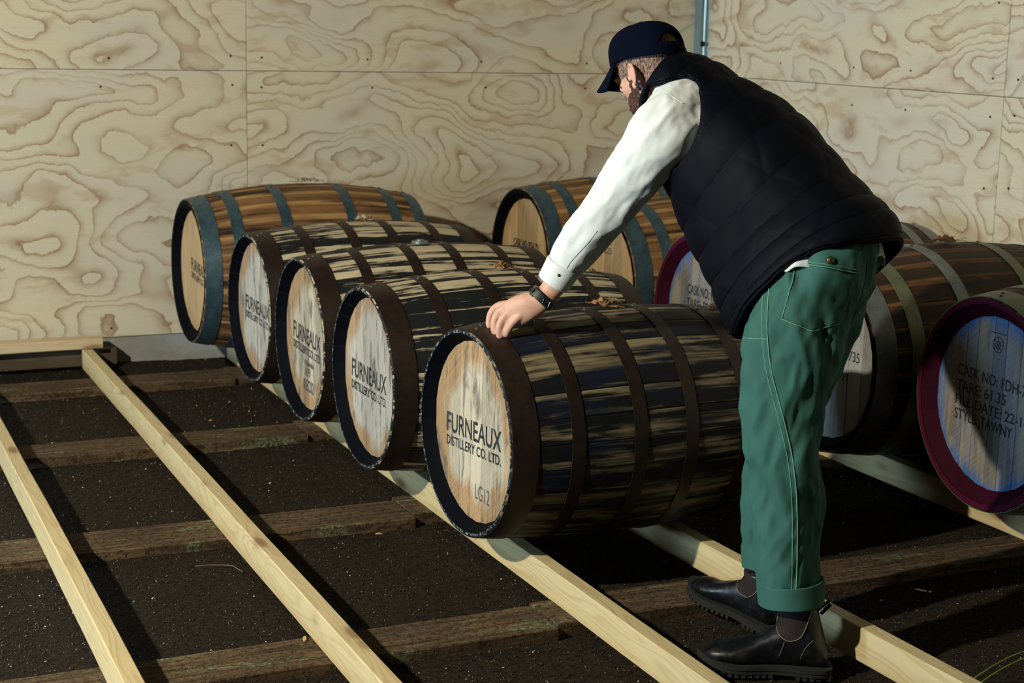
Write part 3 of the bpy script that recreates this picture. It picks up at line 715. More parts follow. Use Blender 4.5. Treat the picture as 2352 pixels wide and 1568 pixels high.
def remesh(parts, vox, smooth=4, fac=0.5):
    V, F = merged(parts)
    bm = bmesh.new(); vs = [bm.verts.new(v) for v in V]
    for f in F:
        try: bm.faces.new([vs[i] for i in f])
        except ValueError: pass
    bmesh.ops.recalc_face_normals(bm, faces=bm.faces)
    me = bpy.data.meshes.new('tmp'); bm.to_mesh(me); bm.free()
    o = bpy.data.objects.new('tmp', me); COL.objects.link(o)
    m = o.modifiers.new('r', 'REMESH'); m.mode = 'VOXEL'; m.voxel_size = vox; m.adaptivity = 0
    if smooth: s_ = o.modifiers.new('s', 'SMOOTH'); s_.iterations = smooth; s_.factor = fac
    dg = bpy.context.evaluated_depsgraph_get(); me2 = bpy.data.meshes.new_from_object(o.evaluated_get(dg))
    bpy.data.objects.remove(o)
    co = np.empty(len(me2.vertices)*3); me2.vertices.foreach_get('co', co); co = co.reshape(-1, 3)
    no = np.empty(len(me2.vertices)*3); me2.vertices.foreach_get('normal', no); no = no.reshape(-1, 3)
    Fs = [tuple(p.vertices) for p in me2.polygons]
    return co, no, Fs
def bvh(V, F): return BVHTree.FromPolygons([Vector(v) for v in V], F)
def hit(tree, px, py, lift=0.0):
    d = (CF + CR*((px-1176)/FPX) - CU*((py-784)/FPX)).normalized()
    loc, nor, _, _ = tree.ray_cast(CAM, d)
    if loc is None: return None
    if nor.dot(d) > 0: nor = -nor
    return loc+nor*lift
def drawn(tree, pts, rad, lift=0.0, n=None, name='seam', mat=None, parent=man, closed=False, sides=5):
    rows = spline(pts if not closed else pts+[pts[0]], n or max(8, len(pts)*7)); P = [hit(tree, a, b, lift) for a, b in rows]
    P = [p for p in P if p is not None]
    if len(P) < 3: return None
    Q = [P[0]]+[(P[i-1]+P[i]*2+P[i+1])/4 for i in range(1, len(P)-1)]+[P[-1]]
    V, F = tube(Q, rad, sides); return mchild(name, V, F, mat, parent)
def patch(tree, q, nu, nv, lift, th, name, mat, parent=man, bulge=0.0):
    """a sewn-on piece: photo quad (tl, tr, br, bl) laid onto the surface"""
    V = []; F = []; tl, tr, br, bl = [np.array(p, float) for p in q]
    last = None
    for j in range(nv+1):
        for i in range(nu+1):
            u, v = i/nu, j/nv; p = (tl*(1-u)+tr*u)*(1-v)+(bl*(1-u)+br*u)*v
            if bulge: p = p+np.array([0, bulge*v*(1-abs(2*u-1))])
            h = hit(tree, p[0], p[1], lift); k_ = 0; mid = (tl+tr+br+bl)/4
            while h is None and k_ < 30: p = p+(mid-p)*0.12; h = hit(tree, p[0], p[1], lift); k_ += 1
            last = h or last; V.append(last)
    m = len(V)
    for j in range(nv):
        for i in range(nu): F.append((j*(nu+1)+i, (j+1)*(nu+1)+i, (j+1)*(nu+1)+i+1, j*(nu+1)+i+1))
    o = mchild(name, V, F, mat, parent); s_ = o.modifiers.new('thick', 'SOLIDIFY'); s_.thickness = th; s_.offset = 0
    return o
def wrinkle(co, no, fn):
    out = co.copy()
    for i in range(len(co)): out[i] += no[i]*fn(co[i])
    return out
def nz(p, sx, sy, sz, seed=0.0):
    return mnoise.noise(Vector((p[0]*sx+seed, p[1]*sy+seed*.7, p[2]*sz-seed)))
MANR = PI/180*35
vaz = Vector((CF.x, CF.y, 0)).normalized(); vaz = Matrix.Rotation(-math.radians(8), 3, 'Z') @ vaz
lft = Vector((-vaz.y, vaz.x, 0))
FACE = (lft*math.cos(MANR)+vaz*math.sin(MANR)).normalized()      # the way the man faces
SIDE = Vector((FACE.y, -FACE.x, 0))                                # towards his right hand, away from the camera
def torso(rings, nu=128, nv=96, shrink=0.0, t0=0.0, t1=1.0, pw=2.0, asym=0.75):
    """rings: (Lx, Ly, Ux, Uy, depth, half width, near-side lift along the spine in m)"""
    A = spline(rings, 200); A = spline(A[int(t0*199):int(t1*199)+1], nv); V = np.zeros((nv, nu, 3)); C = [at((r[0]+r[2])/2, (r[1]+r[3])/2, r[4]) for r in A]
    for i, r in enumerate(A):
        e2 = np.array([r[2]-r[0], r[3]-r[1]]); hl = np.linalg.norm(e2)/2*r[4]/FPX; e2 = e2/np.linalg.norm(e2)
        e = (CR*e2[0]-CU*e2[1]).normalized(); s = SIDE; w = r[5]-shrink
        se = s.dot(e); qe = math.sqrt(max(hl*hl-(w*se)**2, (0.35*hl)**2))
        q = (e-s*se); ql = q.length; q = q/ql; qlen = qe/q.dot(e)-shrink
        ax = (C[max(i-1, 0)]-C[min(i+1, nv-1)]).normalized()
        for k in range(nu):
            an = 2*PI*k/nu; ca, sa = math.cos(an), math.sin(an)
            p = C[i]+q*(qlen*math.copysign(abs(ca)**(2/pw), ca))+s*(w*math.copysign(abs(sa)**(2/pw), sa))
            nf = max(0.0, -sa); p = p+ax*(r[6]*nf**1.5*(0.8+asym*ca))
            V[i, k] = p
    return V
RV = [(1500, 214, 1572, 133, 4.44, 0.062, -0.012), (1496, 240, 1592, 142, 4.435, 0.084, 0.0), (1500, 290, 1622, 146, 4.425, 0.135, 0.0), (1512, 352, 1700, 186, 4.41, 0.185, 0.0),
      (1542, 421, 1778, 237, 4.38, 0.198, 0.0), (1576, 496, 1860, 316, 4.34, 0.196, 0.0), (1614, 578, 1932, 408, 4.29, 0.192, 0.0),
      (1654, 654, 1988, 474, 4.23, 0.200, 0.012), (1680, 715, 2034, 518, 4.18, 0.209, 0.030), (1698, 758, 2054, 574, 4.14, 0.214, 0.052)]
VG = torso(RV, 176, 200, pw=2.25)
nvv, nuu = VG.shape[:2]
# quilting: rows of stitched channels crossed by a long diagonal
du = np.roll(VG, -1, 1)-np.roll(VG, 1, 1); dv = np.gradient(VG, axis=0); nrm = np.cross(du, dv); nrm /= np.linalg.norm(nrm, axis=2, keepdims=True)+1e-9
ctr = VG.mean(1, keepdims=True)
sgn = np.sign((nrm*(VG-ctr)).sum(2, keepdims=True)); nrm = nrm*sgn
vv = np.arange(nvv)[:, None]/(nvv-1); uu = np.arange(nuu)[None]/nuu
wav = np.sin(2*PI*uu*1+0.6)*0.35
ph = (vv*11.0+wav*1.3)
puff = np.abs(np.sin(PI*ph))**0.5*0.0078
ph2 = (vv*3.2+uu*7.0); dg_ = 1-np.exp(-((ph2-np.round(ph2))/0.035)**2); puff = puff*(0.72+0.28*dg_)
ph3 = (vv*3.2-uu*7.0); dg3 = 1-np.exp(-((ph3-np.round(ph3))/0.03)**2); puff = puff*(0.8+0.2*dg3)
puff = puff*np.clip(vv/0.12, 0, 1)*np.clip((1-vv)/0.03, 0.3, 1)
wr_ = np.array([[nz(VG[i, k], 7, 7, 5, 3.1)*0.010+nz(VG[i, k], 22, 22, 14, 8.0)*0.0035 for k in range(nuu)] for i in range(nvv)])
VG2 = VG+nrm*(puff+wr_)[..., None]
hole = [(1494, 196), (1540, 183), (1577, 178), (1600, 190), (1611, 222), (1613, 262), (1607, 300), (1588, 345), (1556, 384), (1520, 408), (1480, 420), (1440, 300), (1462, 215)]
def inside(p, poly):
    x, y = p; c_ = False; j = len(poly)-1
    for i in range(len(poly)):
        xi, yi = poly[i]; xj, yj = poly[j]
        if (yi > y) != (yj > y) and x < (xj-xi)*(y-yi)/(yj-yi)+xi: c_ = not c_
        j = i
    return c_
def grid_faces(nv, nu, keep=None):
    F = []
    for i in range(nv-1):
        for k in range(nu):
            f = (i*nu+k, i*nu+(k+1) % nu, (i+1)*nu+(k+1) % nu, (i+1)*nu+k)
            if keep is None or keep(i, k): F.append(f)
    return F
def keepf(i, k):
    p = (VG2[i, k]+VG2[i+1, (k+1) % nuu])/2; n_ = nrm[i, k]
    if Vector(n_).dot((Vector(p)-CAM)) > 0: return True
    return not inside(px_of(p), hole)
VF = grid_faces(nvv, nuu, keepf); VV = VG2.reshape(-1, 3)
vest = mchild('vest', VV, VF, M_VEST); sm = vest.modifiers.new('thick', 'SOLIDIFY'); sm.thickness = 0.010; sm.offset = -1
TV = bvh(VV, grid_faces(nvv, nuu))
drawn(TV, [(1640, 470), (1652, 500), (1672, 535), (1695, 565), (1712, 592)], 0.0030, 0.0, 24, 'pocket_zip', M_BLACK, vest)
drawn(TV, [(1496, 197), (1540, 184), (1577, 179), (1600, 191), (1611, 222), (1613, 262), (1607, 300), (1588, 345), (1556, 384), (1527, 404)], 0.0048, 0.001, 60, 'armhole_binding', M_VEST, vest, sides=8)
hem = [VG2[-1, k] for k in range(nuu)]
V, F = tube(hem, 0.0055, 8, closed=True); mchild('hem_binding', V, F, M_VEST, vest)
# collar standing round the neck
cl = torso([(1498, 200, 1570, 118, 4.44, 0.056, -0.020), (1500, 208, 1574, 128, 4.44, 0.061, -0.016), (1500, 230, 1584, 140, 4.435, 0.074, -0.006)], 96, 10)
co_ = mchild('collar', cl.reshape(-1, 3), grid_faces(10, 96), M_VEST, vest); q_ = co_.modifiers.new('thick', 'SOLIDIFY'); q_.thickness = 0.010; q_.offset = -1

# shirt: body, near sleeve, far sleeve, tail showing under the vest
SB = torso([(1535, 238, 1584, 172, 4.44, 0.050, 0)]+RV[2:6]+[(1650, 640, 1920, 500, 4.25, 0.165, 0.0)], 96, 60, shrink=0.016, pw=2.2)
sleeve = [(1606, 232, 4.36, 64, .070), (1570, 256, 4.31, 80, .080), (1530, 300, 4.27, 82, .084), (1490, 352, 4.29, 74, .076), (1448, 410, 4.33, 66, .066), (1404, 468, 4.375, 58, .058),
          (1366, 520, 4.41, 55, .055), (1332, 562, 4.44, 52, .050), (1302, 602, 4.46, 43, .043), (1280, 636, 4.475, 34, .036)]
SLV = (at(1280, 636, 4.475)-at(1570, 256, 4.31)).normalized()
def rug(p):
    q = Vector(p); u = q.dot(SLV)
    w = Vector((q.x, q.y, q.z))-SLV*u*0.72
    a = (1-abs(mnoise.noise(w*17+Vector((3, 1, 7))))*2.2)*0.0060+(1-abs(mnoise.noise(w*38))*2.0)*0.0024+nz(p, 30, 30, 30, 11.0)*0.002-0.004
    return a
fs = [(1640, 260, 4.52, 62, .065), (1680, 330, 4.62, 58, .06), (1718, 420, 4.72, 52, .052), (1728, 520, 4.78, 46, .045), (1716, 610, 4.82, 38, .038), (1706, 668, 4.84, 30, .033)]
co, no, Fs = remesh([(SB.reshape(-1, 3), grid_faces(60, 96)+[tuple(range(96)), tuple(59*96+k for k in range(95, -1, -1))]), limb(sleeve), limb(fs)], 0.0065, 5)
co = wrinkle(co, no, rug)
shirt = mchild('shirt', co, Fs, M_SHIRT); TSH = bvh(co, Fs)
# crisp folds at the forearm and cuff opening
cuffV, cuffF = limb([(1296, 608, 4.462, 40, .041), (1284, 628, 4.47, 38, .040), (1270, 650, 4.48, 35, .037)], 40, 14, cap=False)
cu_ = mchild('cuff', cuffV, cuffF, M_SHIRT, shirt); q_ = cu_.modifiers.new('thick', 'SOLIDIFY'); q_.thickness = 0.004; q_.offset = 1
TC = bvh(cuffV, cuffF)
def disc(tree, px, py, r, th, name, mat, parent):
    p = hit(tree, px, py, 0.004); p2 = hit(tree, px+3, py, 0.004); p3 = hit(tree, px, py+3, 0.004)
    nn = (p2-p).cross(p3-p).normalized()
    if nn.dot(p-CAM) > 0: nn = -nn
    rot = nn.to_track_quat('Z', 'Y').to_matrix().to_4x4()
    bm = bmesh.new(); bmesh.ops.create_cone(bm, cap_ends=True, segments=20, radius1=r, radius2=r*0.85, depth=th)
    bmesh.ops.transform(bm, matrix=Matrix.Translation(p-MAN) @ rot, verts=bm.verts)
    return bm_obj(name, bm, mat, parent, True)
disc(TC, 1284, 631, 0.0048, 0.003, 'cuff_button', M_DARK, shirt)
drawn(TSH, [(1372, 530), (1352, 556), (1330, 580), (1312, 600), (1302, 616)], 0.0022, -0.0008, 30, 'sleeve_placket', fabric('shaded_cotton_edge', (0.30, 0.33, 0.36), (0.34, 0.37, 0.40)), shirt)
drawn(TSH, [(1501, 196), (1520, 204), (1545, 222), (1570, 238)], 0.0013, 0.0, 20, 'shoulder_seam', M_SHIRT, shirt)
tail = torso([(1760, 620, 1985, 490, 4.15, 0.160, 0.03), (1770, 640, 2016, 512, 4.13, 0.178, 0.042), (1778, 668, 2028, 544, 4.12, 0.192, 0.048), (1790, 702, 2038, 580, 4.11, 0.200, 0.056)], 128, 16, pw=2.2, asym=-0.75)
for i in range(16):
    for k in range(128): tail[i, k] += np.array(SIDE)*0+np.array([0, 0, 1])*0.006*math.sin(k*0.55+math.sin(k*.2)*2)*(i/15)+nz(tail[i, k], 30, 30, 8, 2.0)*0.006
tl_ = mchild('shirt_tail', tail.reshape(-1, 3), grid_faces(16, 128), M_SHIRT, shirt); q_ = tl_.modifiers.new('thick', 'SOLIDIFY'); q_.thickness = 0.002

# trousers
nearleg = [(1856, 625, 4.055, 66, .070), (1843, 690, 4.035, 100, .098), (1825, 780, 4.03, 110, .102), (1806, 860, 4.04, 102, .097), (1795, 940, 4.05, 96, .092), (1797, 1010, 4.06, 91, .086),
           (1803, 1100, 4.07, 86, .082), (1806, 1200, 4.08, 83, .078), (1812, 1300, 4.09, 76, .075), (1816, 1372, 4.10, 71, .073)]
farleg = [(1900, 620, 4.22, 84, .092), (1898, 700, 4.22, 88, .095), (1868, 790, 4.24, 84, .092), (1830, 880, 4.27, 78, .085), (1800, 960, 4.30, 74, .080), (1785, 1050, 4.33, 72, .076),
          (1776, 1140, 4.36, 68, .072), (1772, 1230, 4.38, 64, .070), (1772, 1292, 4.39, 63, .068)]
PV = torso([(1768, 630, 2000, 520, 4.12, 0.146, 0.0), (1742, 690, 2014, 572, 4.11, 0.158, 0), (1722, 745, 2013, 625, 4.11, 0.178, 0), (1712, 800, 1990, 700, 4.12, 0.170, 0), (1716, 850, 1945, 770, 4.13, 0.150, 0)], 96, 40, pw=2.2)
co, no, Fs = remesh([(PV.reshape(-1, 3), grid_faces(40, 96)+[tuple(range(96)), tuple(39*96+k for k in range(95, -1, -1))]), limb(nearleg), limb(farleg)], 0.0075, 8)
def trw(p):
    z = p[2]; lo = max(0, 1-abs(z-0.45)/0.5)
    q = Vector((p[0]*11, p[1]*11, p[2]*6+(p[0]-p[1])*5)); q2 = Vector((p[0]*26+3, p[1]*26, p[2]*12-(p[0]-p[1])*12))
    a = nz(p, 9, 9, 5, 4.0)*0.012+(0.5-abs(mnoise.noise(q))*2.4)*0.0090+(0.5-abs(mnoise.noise(q2))*2.2)*0.0045+nz(p, 60, 60, 30, 2.0)*0.0012
    d = math.sin((p[2]*1.0+(p[0]-p[1])*0.9)*42+nz(p, 6, 6, 6)*5)*0.0045*max(0, 1-abs(z-0.55)/0.3)
    return a+d
co = wrinkle(co, no, trw)
trou = mchild('trousers', co, Fs, M_TROU); TT = bvh(co, Fs)
drawn(TT, [(1770, 632), (1764, 700), (1763, 770), (1772, 850), (1797, 950), (1820, 1050), (1830, 1150), (1831, 1260), (1828, 1372)], 0.0016, 0.0010, 90, 'side_seam', M_STITCH, trou)
drawn(TT, [(1756, 640), (1751, 700), (1751, 770), (1761, 855), (1786, 955), (1809, 1052), (1819, 1150), (1820, 1260), (1818, 1372)], 0.0011, 0.0004, 90, 'side_seam', M_STITCH, trou)
drawn(TT, [(1702, 776), (1730, 777), (1763, 779)], 0.0012, 0.0006, 20, 'knee_panel_seam', M_STITCH, trou)
drawn(TT, [(1992, 575), (1988, 640), (1972, 700), (1950, 752)], 0.0014, 0.0, 30, 'seat_seam', M_TROU, trou)
pk = patch(TT, ((1829, 592), (1972, 612), (1930, 745), (1797, 731)), 18, 16, 0.0022, 0.0022, 'back_pocket', M_TROU, trou, bulge=24)
drawn(TT, [(1830, 596), (1821, 640), (1810, 685), (1797, 732)], 0.0012, 0.0044, 24, 'pocket_seam', M_STITCH, pk)
drawn(TT, [(1797, 733), (1830, 747), (1864, 760), (1880, 756), (1925, 744)], 0.0012, 0.0044, 24, 'pocket_seam', M_STITCH, pk)
fl = patch(TT, ((1830, 573), (1974, 577), (1967, 626), (1834, 604)), 16, 8, 0.0060, 0.0024, 'pocket_flap', M_TROU, trou)
drawn(TT, [(1834, 604), (1870, 611), (1920, 619), (1966, 627)], 0.0012, 0.0080, 24, 'flap_seam', M_STITCH, fl)
drawn(TT, [(1834, 598), (1870, 604), (1920, 612), (1966, 620)], 0.0007, 0.0080, 24, 'flap_seam', M_STITCH, fl)
disc(TT, 1907, 598, 0.0105, 0.005, 'pocket_button', M_BRASS, trou).location = (CAM-at(1907, 598, 4)).normalized()*0.006
def cuff(rows, name):
    V, F = limb(rows, 44, 12, cap=False)
    V = [v+Vector((0, 0, 1))*nz(v, 14, 14, 3)*0.004 for v in V]
    o = mchild(name, V, F, M_TROU, trou); q = o.modifiers.new('thick', 'SOLIDIFY'); q.thickness = 0.006; q.offset = 0
    b = o.modifiers.new('soft', 'BEVEL'); b.width = 0.002; b.segments = 2
cuff([(1815, 1328, 4.092, 75, .081), (1816, 1350, 4.096, 75, .081), (1817, 1384, 4.10, 73, .080)], 'trouser_cuff')
cuff([(1772, 1250, 4.385, 67, .075), (1772, 1272, 4.388, 67, .075), (1773, 1300, 4.39, 66, .074)], 'trouser_cuff')

# body: one continuous skin (head, neck, trunk, arms with hands, legs inside the clothes)
HP = math.radians(30)
hh = (lft*math.cos(math.radians(42))+vaz*math.sin(math.radians(42))).normalized()
HF = (hh*math.cos(HP)-Vector((0, 0, 1))*math.sin(HP)).normalized(); HU = (hh*math.sin(HP)+Vector((0, 0, 1))*math.cos(HP)).normalized(); HL = HU.cross(HF).normalized()
HC = at(1494, 166, 4.46); HS = 1.06
def hp(f, u, l): return HC+(HF*f+HU*u+HL*l)*HS
def ell(c, rf, ru, rl, nu=24, nv=16, tilt=0.0):
    V = []; F = []
    for i in range(nv+1):
        a = PI*i/nv
        for k in range(nu):
            b = 2*PI*k/nu; f = rf*math.sin(a)*math.cos(b); u = ru*math.cos(a); l = rl*math.sin(a)*math.sin(b)
            f, u = f*math.cos(tilt)-u*math.sin(tilt), f*math.sin(tilt)+u*math.cos(tilt)
            V.append(hp(c[0]+f, c[1]+u, c[2]+l))
    for i in range(nv):
        for k in range(nu): F.append((i*nu+k, i*nu+(k+1) % nu, (i+1)*nu+(k+1) % nu, (i+1)*nu+k))
    return V, F
head = [ell((-0.005, 0.035, 0), 0.098, 0.088, 0.077), ell((0.018, -0.015, 0), 0.072, 0.085, 0.066), ell((0.040, -0.060, 0), 0.052, 0.048, 0.052, tilt=0.3),
        ell((0.068, -0.093, 0), 0.024, 0.020, 0.026), ell((0.084, 0.022, 0), 0.014, 0.014, 0.050), ell((0.076, -0.045, 0.0), 0.022, 0.030, 0.030),
        ell((0.097, -0.020, 0), 0.016, 0.012, 0.012), ell((0.093, -0.002, 0), 0.012, 0.030, 0.010, tilt=0.35),
        ell((0.050, -0.018, 0.046), 0.026, 0.024, 0.018), ell((0.050, -0.018, -0.046), 0.026, 0.024, 0.018),
        ell((0.094, -0.060, 0), 0.010, 0.006, 0.022), ell((0.090, -0.071, 0), 0.010, 0.007, 0.019)]
def hring(rows, nl=16, n=20):
    R_ = spline(rows, nl); V = []; F = []
    for r in R_:
        for k in range(n): a = 2*PI*k/n; V.append(Vector((r[0], r[1], r[2]))+HF*r[3]*math.cos(a)+HL*r[3]*math.sin(a))
    for i in range(nl-1):
        for k in range(n): F.append((i*n+k, i*n+(k+1) % n, (i+1)*n+(k+1) % n, (i+1)*n+k))
    F.append(tuple(range(n-1, -1, -1))); F.append(tuple((nl-1)*n+k for k in range(n)))
    return V, F
nb = at(1560, 225, 4.44)
p0, p1, p2 = hp(-0.035, -0.02, 0), hp(-0.060, -0.075, 0), nb
neck = hring([(*p0, 0.060), (*p1, 0.062), (*((p1+p2)/2), 0.062), (*p2, 0.070)])
core = torso([(1520, 250, 1600, 180, 4.43, 0.07, 0)]+[(a+26, b, c_-22, d+4, e, f-0.045, 0) for a, b, c_, d, e, f, g in RV[3:7]]+[(1760, 650, 1985, 560, 4.12, 0.13, 0)], 48, 40)
corep = (core.reshape(-1, 3), grid_faces(40, 48)+[tuple(range(48)), tuple(39*48+k for k in range(47, -1, -1))])
arm = limb([(1570, 262, 4.33, 45, .05), (1500, 340, 4.29, 42, .045), (1420, 450, 4.36, 36, .04), (1340, 556, 4.44, 32, .034), (1276, 652, 4.48, 27, .026), (1250, 682, 4.487, 24, .024)], 20, 40)
arm2 = limb([(1640, 262, 4.54, 42, .045), (1700, 400, 4.70, 38, .04), (1716, 560, 4.80, 33, .034), (1702, 660, 4.845, 24, .026), (1688, 694, 4.865, 20, .024)], 20, 40)
lleg = limb([(1856, 660, 4.03, 60, .07), (1806, 900, 4.05, 56, .06), (1806, 1150, 4.08, 48, .052), (1822, 1400, 4.095, 27, .028), (1828, 1450, 4.10, 26, .026)], 20, 30)
rleg = limb([(1900, 660, 4.22, 56, .07), (1826, 900, 4.28, 52, .06), (1778, 1150, 4.36, 44, .052), (1756, 1330, 4.40, 26, .028), (1752, 1370, 4.41, 24, .026)], 20, 30)
palm = limb([(1256, 676, 4.486, 24, .023), (1238, 692, 4.488, 28, .022), (1212, 704, 4.492, 33, .022), (1186, 716, 4.50, 35, .020), (1166, 724, 4.507, 30, .017)], 24, 24)
def finger(rows, tip=0.8):
    R_ = spline(rows, 16); out = []
    for i, r in enumerate(R_):
        out.append((r[0], r[1], r[2], r[3]*4.5/4.5, r[3]*4.5/FPX*0.95))
    V, F = limb(out, 14, 22); e = out[-1]; c = at(e[0], e[1], e[2]); rr = e[4]
    bm = bmesh.new(); bmesh.ops.create_uvsphere(bm, u_segments=14, v_segments=10, radius=rr*1.0, matrix=Matrix.Translation(c))
    V2 = [v.co.copy() for v in bm.verts]; F2 = [tuple(v.index for v in f.verts) for f in bm.faces]; bm.free()
    return [(V, F), (V2, F2)]
hand = [palm]
hand += finger([(1208, 716, 4.488, 10), (1188, 731, 4.488, 10), (1174, 746, 4.492, 9.2), (1166, 760, 4.500, 8.4), (1163, 769, 4.507, 7.4)])
hand += finger([(1190, 712, 4.500, 11), (1166, 722, 4.500, 11), (1151, 740, 4.502, 10), (1146, 760, 4.508, 9.2), (1148, 773, 4.512, 8)])
hand += finger([(1180, 704, 4.515, 11), (1154, 711, 4.520, 11), (1139, 730, 4.528, 10), (1135, 752, 4.530, 9.2), (1137, 764, 4.530, 8)])
hand += finger([(1176, 698, 4.535, 11), (1146, 703, 4.552, 10.5), (1130, 718, 4.566, 10), (1124, 738, 4.570, 9), (1124, 748, 4.568, 8)])
hand += finger([(1226, 700, 4.515, 12), (1206, 716, 4.545, 11.5), (1190, 728, 4.565, 10.5), (1180, 736, 4.575, 9)])
hand2 = [limb([(1692, 688, 4.862, 20, .022), (1676, 694, 4.872, 24, .02), (1664, 700, 4.885, 24, .018)], 20, 16)]
hand2 += finger([(1678, 694, 4.862, 11), (1660, 697, 4.852, 11), (1642, 703, 4.845, 10), (1631, 707, 4.842, 8.5)])
for j, (dx_, dd) in enumerate(((0, .0), (5, .022), (10, .044), (16, .064))):
    hand2 += finger([(1672+dx_, 700, 4.875+dd*.6, 9.5), (1668+dx_, 706, 4.89+dd, 9), (1672+dx_, 712, 4.90+dd, 8.5), (1678+dx_, 716, 4.905+dd, 7.5)])
co, no, Fs = remesh(head+[neck, corep, arm, arm2, lleg, rleg]+hand+hand2, 0.0040, 2, 0.5)
# paint-free body: only the material of each face differs (skin, cropped hair, beard)
def headc(p):
    q = Vector(p)-HC; return q.dot(HF)/HS, q.dot(HU)/HS, abs(q.dot(HL))/HS
mi = []
for f in Fs:
    p = (co[f[0]]+co[f[2]])/2; m_ = 0
    if (Vector(p)-HC).length < 0.17:
        a, b, l = headc(p)
        jag = nz(p, 90, 90, 90)*0.006
        if b > 0.005+jag and a < 0.066-0.12*max(0, 0.05-b)+jag and a < 0.085: m_ = 1
        if a < -0.02 and b > -0.052+jag-0.25*(a+0.02): m_ = 1
        if -0.005 < a+jag < 0.026 and -0.05 < b <= 0.02: m_ = 2 if b < -0.005 else 1
        if b <= -0.040+jag and a > 0.006 and b < -0.030-0.25*a: m_ = 2
        if a > 0.03 and b < -0.044: m_ = 2
        if a > 0.070 and abs(b+0.050) < 0.006 and l < 0.03: m_ = 2
    mi.append(m_)
body = mchild('body', co, Fs, [M_SKIN, M_HAIR, M_BEARD], midx=mi)
# ears
def ear(sgn, name='ear'):
    P = []
    for t in np.linspace(math.radians(15), math.radians(262), 22):
        P.append(hp(-0.012+0.0150*math.cos(t)-0.10*(0.031*math.sin(t)), -0.014+0.027*math.sin(t), sgn*(0.077+0.011*(0.5-0.5*math.cos(t)))))
    V, F = tube(P, [0.0042*(0.75+0.4*math.sin(PI*i/21)) for i in range(22)], 10)
    V2, F2 = ell((-0.014, -0.014, sgn*0.078), 0.013, 0.024, 0.0045, 18, 12, tilt=0.1)
    V3, F3 = ell((-0.006, -0.040, sgn*0.080), 0.008, 0.010, 0.0045, 14, 10)
    V4, F4 = ell((0.003, -0.016, sgn*0.078), 0.005, 0.008, 0.006, 12, 8)
    c2, n2, f2 = remesh([(V, F), (V2, F2), (V3, F3), (V4, F4)], 0.0020, 2, 0.5)
    return mchild(name, c2, f2, M_SKIN, body)
ear(1); ear(-1)
# near eye: lid, lashes and brow laid on the face
TB = bvh(co, Fs)
V, F = ell((0.074, 0.000, 0.034), 0.010, 0.009, 0.012, 16, 12); mchild('eye', V, F, M_SKIN, body)
drawn(TB, [(1417, 204), (1424, 208), (1431, 213)], 0.0015, 0.0008, 10, 'eyelashes', M_DARK, body)
drawn(TB, [(1411, 194), (1419, 196), (1428, 202)], 0.0024, 0.0006, 10, 'eyebrow', M_BEARD, body)

# cap
CFw = Matrix.Rotation(math.radians(14), 3, HL) @ HF
if CFw.z < HF.z: CFw = Matrix.Rotation(math.radians(-14), 3, HL) @ HF
CUw = HU - CFw*HU.dot(CFw); CUw.normalize()
CB = hp(-0.006, 0.034, 0)
def cp(f, u, l): return CB+(CFw*f+CUw*u+HL*l)*HS
V = []; nu, nv = 96, 30
for i in range(nv+1):
    t = i/nv
    for k in range(nu):
        a = 2*PI*k/nu; ca, sa = math.cos(a), math.sin(a)
        hgt = 0.094; prof_r = (1-(t)**3.2)**0.5 if t < 1 else 0.0
        rf = 0.106*prof_r; rl = 0.087*prof_r
        f = rf*ca; u = hgt*t*(1.0+0.05*max(0, ca)) - 0.010*(1-t)*max(0, -ca); l = rl*sa
        f += (0.006*t if ca > 0 else -0.004*t*0)
        seam = 0.0012*math.exp(-((((a/(PI/3)+0.5) % 1)-0.5)/0.05)**2)
        V.append(cp(f-seam*ca, u, l-seam*sa))
F = []
for i in range(nv):
    for k in range(nu):
        a = 2*PI*(k+.5)/nu; da = abs(a-PI); t = (i+.5)/nv
        if (da/0.50)**2+((t-0.26)/0.30)**2 < 1 and t > 0.24: continue
        F.append((i*nu+k, i*nu+(k+1) % nu, (i+1)*nu+(k+1) % nu, (i+1)*nu+k))
cap = mchild('cap', V, F, M_CAP); q_ = cap.modifiers.new('thick', 'SOLIDIFY'); q_.thickness = 0.003; q_.offset = 1
V = []; F = []; nb_, nr_ = 40, 10
for i in range(nb_+1):
    a = math.radians(-68+136*i/nb_)
    for j in range(nr_+1):
        s = j/nr_; ext = 0.074*math.cos(a*0.78)**0.7
        f = 0.105*math.cos(a)+s*ext*(0.55+0.45*math.cos(a)); l = 0.086*math.sin(a)*(1+0.10*s)
        u = -0.002-0.40*s*ext*math.cos(a*0.5)-0.18*abs(math.sin(a))**2*0.06*s*4-0.010*s
        V.append(cp(f, u, l))
for i in range(nb_):
    for j in range(nr_): F.append((i*(nr_+1)+j, (i+1)*(nr_+1)+j, (i+1)*(nr_+1)+j+1, i*(nr_+1)+j+1))
br = mchild('cap_brim', V, F, M_CAP, cap); q_ = br.modifiers.new('thick', 'SOLIDIFY'); q_.thickness = 0.0035
P = [cp(-0.106*math.cos(a), 0.010, 0.087*math.sin(a)) for a in np.linspace(-0.55, 0.55, 14)]
V = []; F = []
for i, p in enumerate(P): V += [p+CUw*0.012, p-CUw*0.010]
for i in range(13): F.append((2*i, 2*i+1, 2*i+3, 2*i+2))
st = mchild('cap_strap', V, F, M_CAP, cap); q_ = st.modifiers.new('thick', 'SOLIDIFY'); q_.thickness = 0.002
bm = bmesh.new(); bmesh.ops.create_uvsphere(bm, u_segments=12, v_segments=8, radius=0.006, matrix=Matrix.Translation(cp(0, 0.095, 0)-MAN)); bm_obj('cap_button', bm, M_CAP, cap, True)

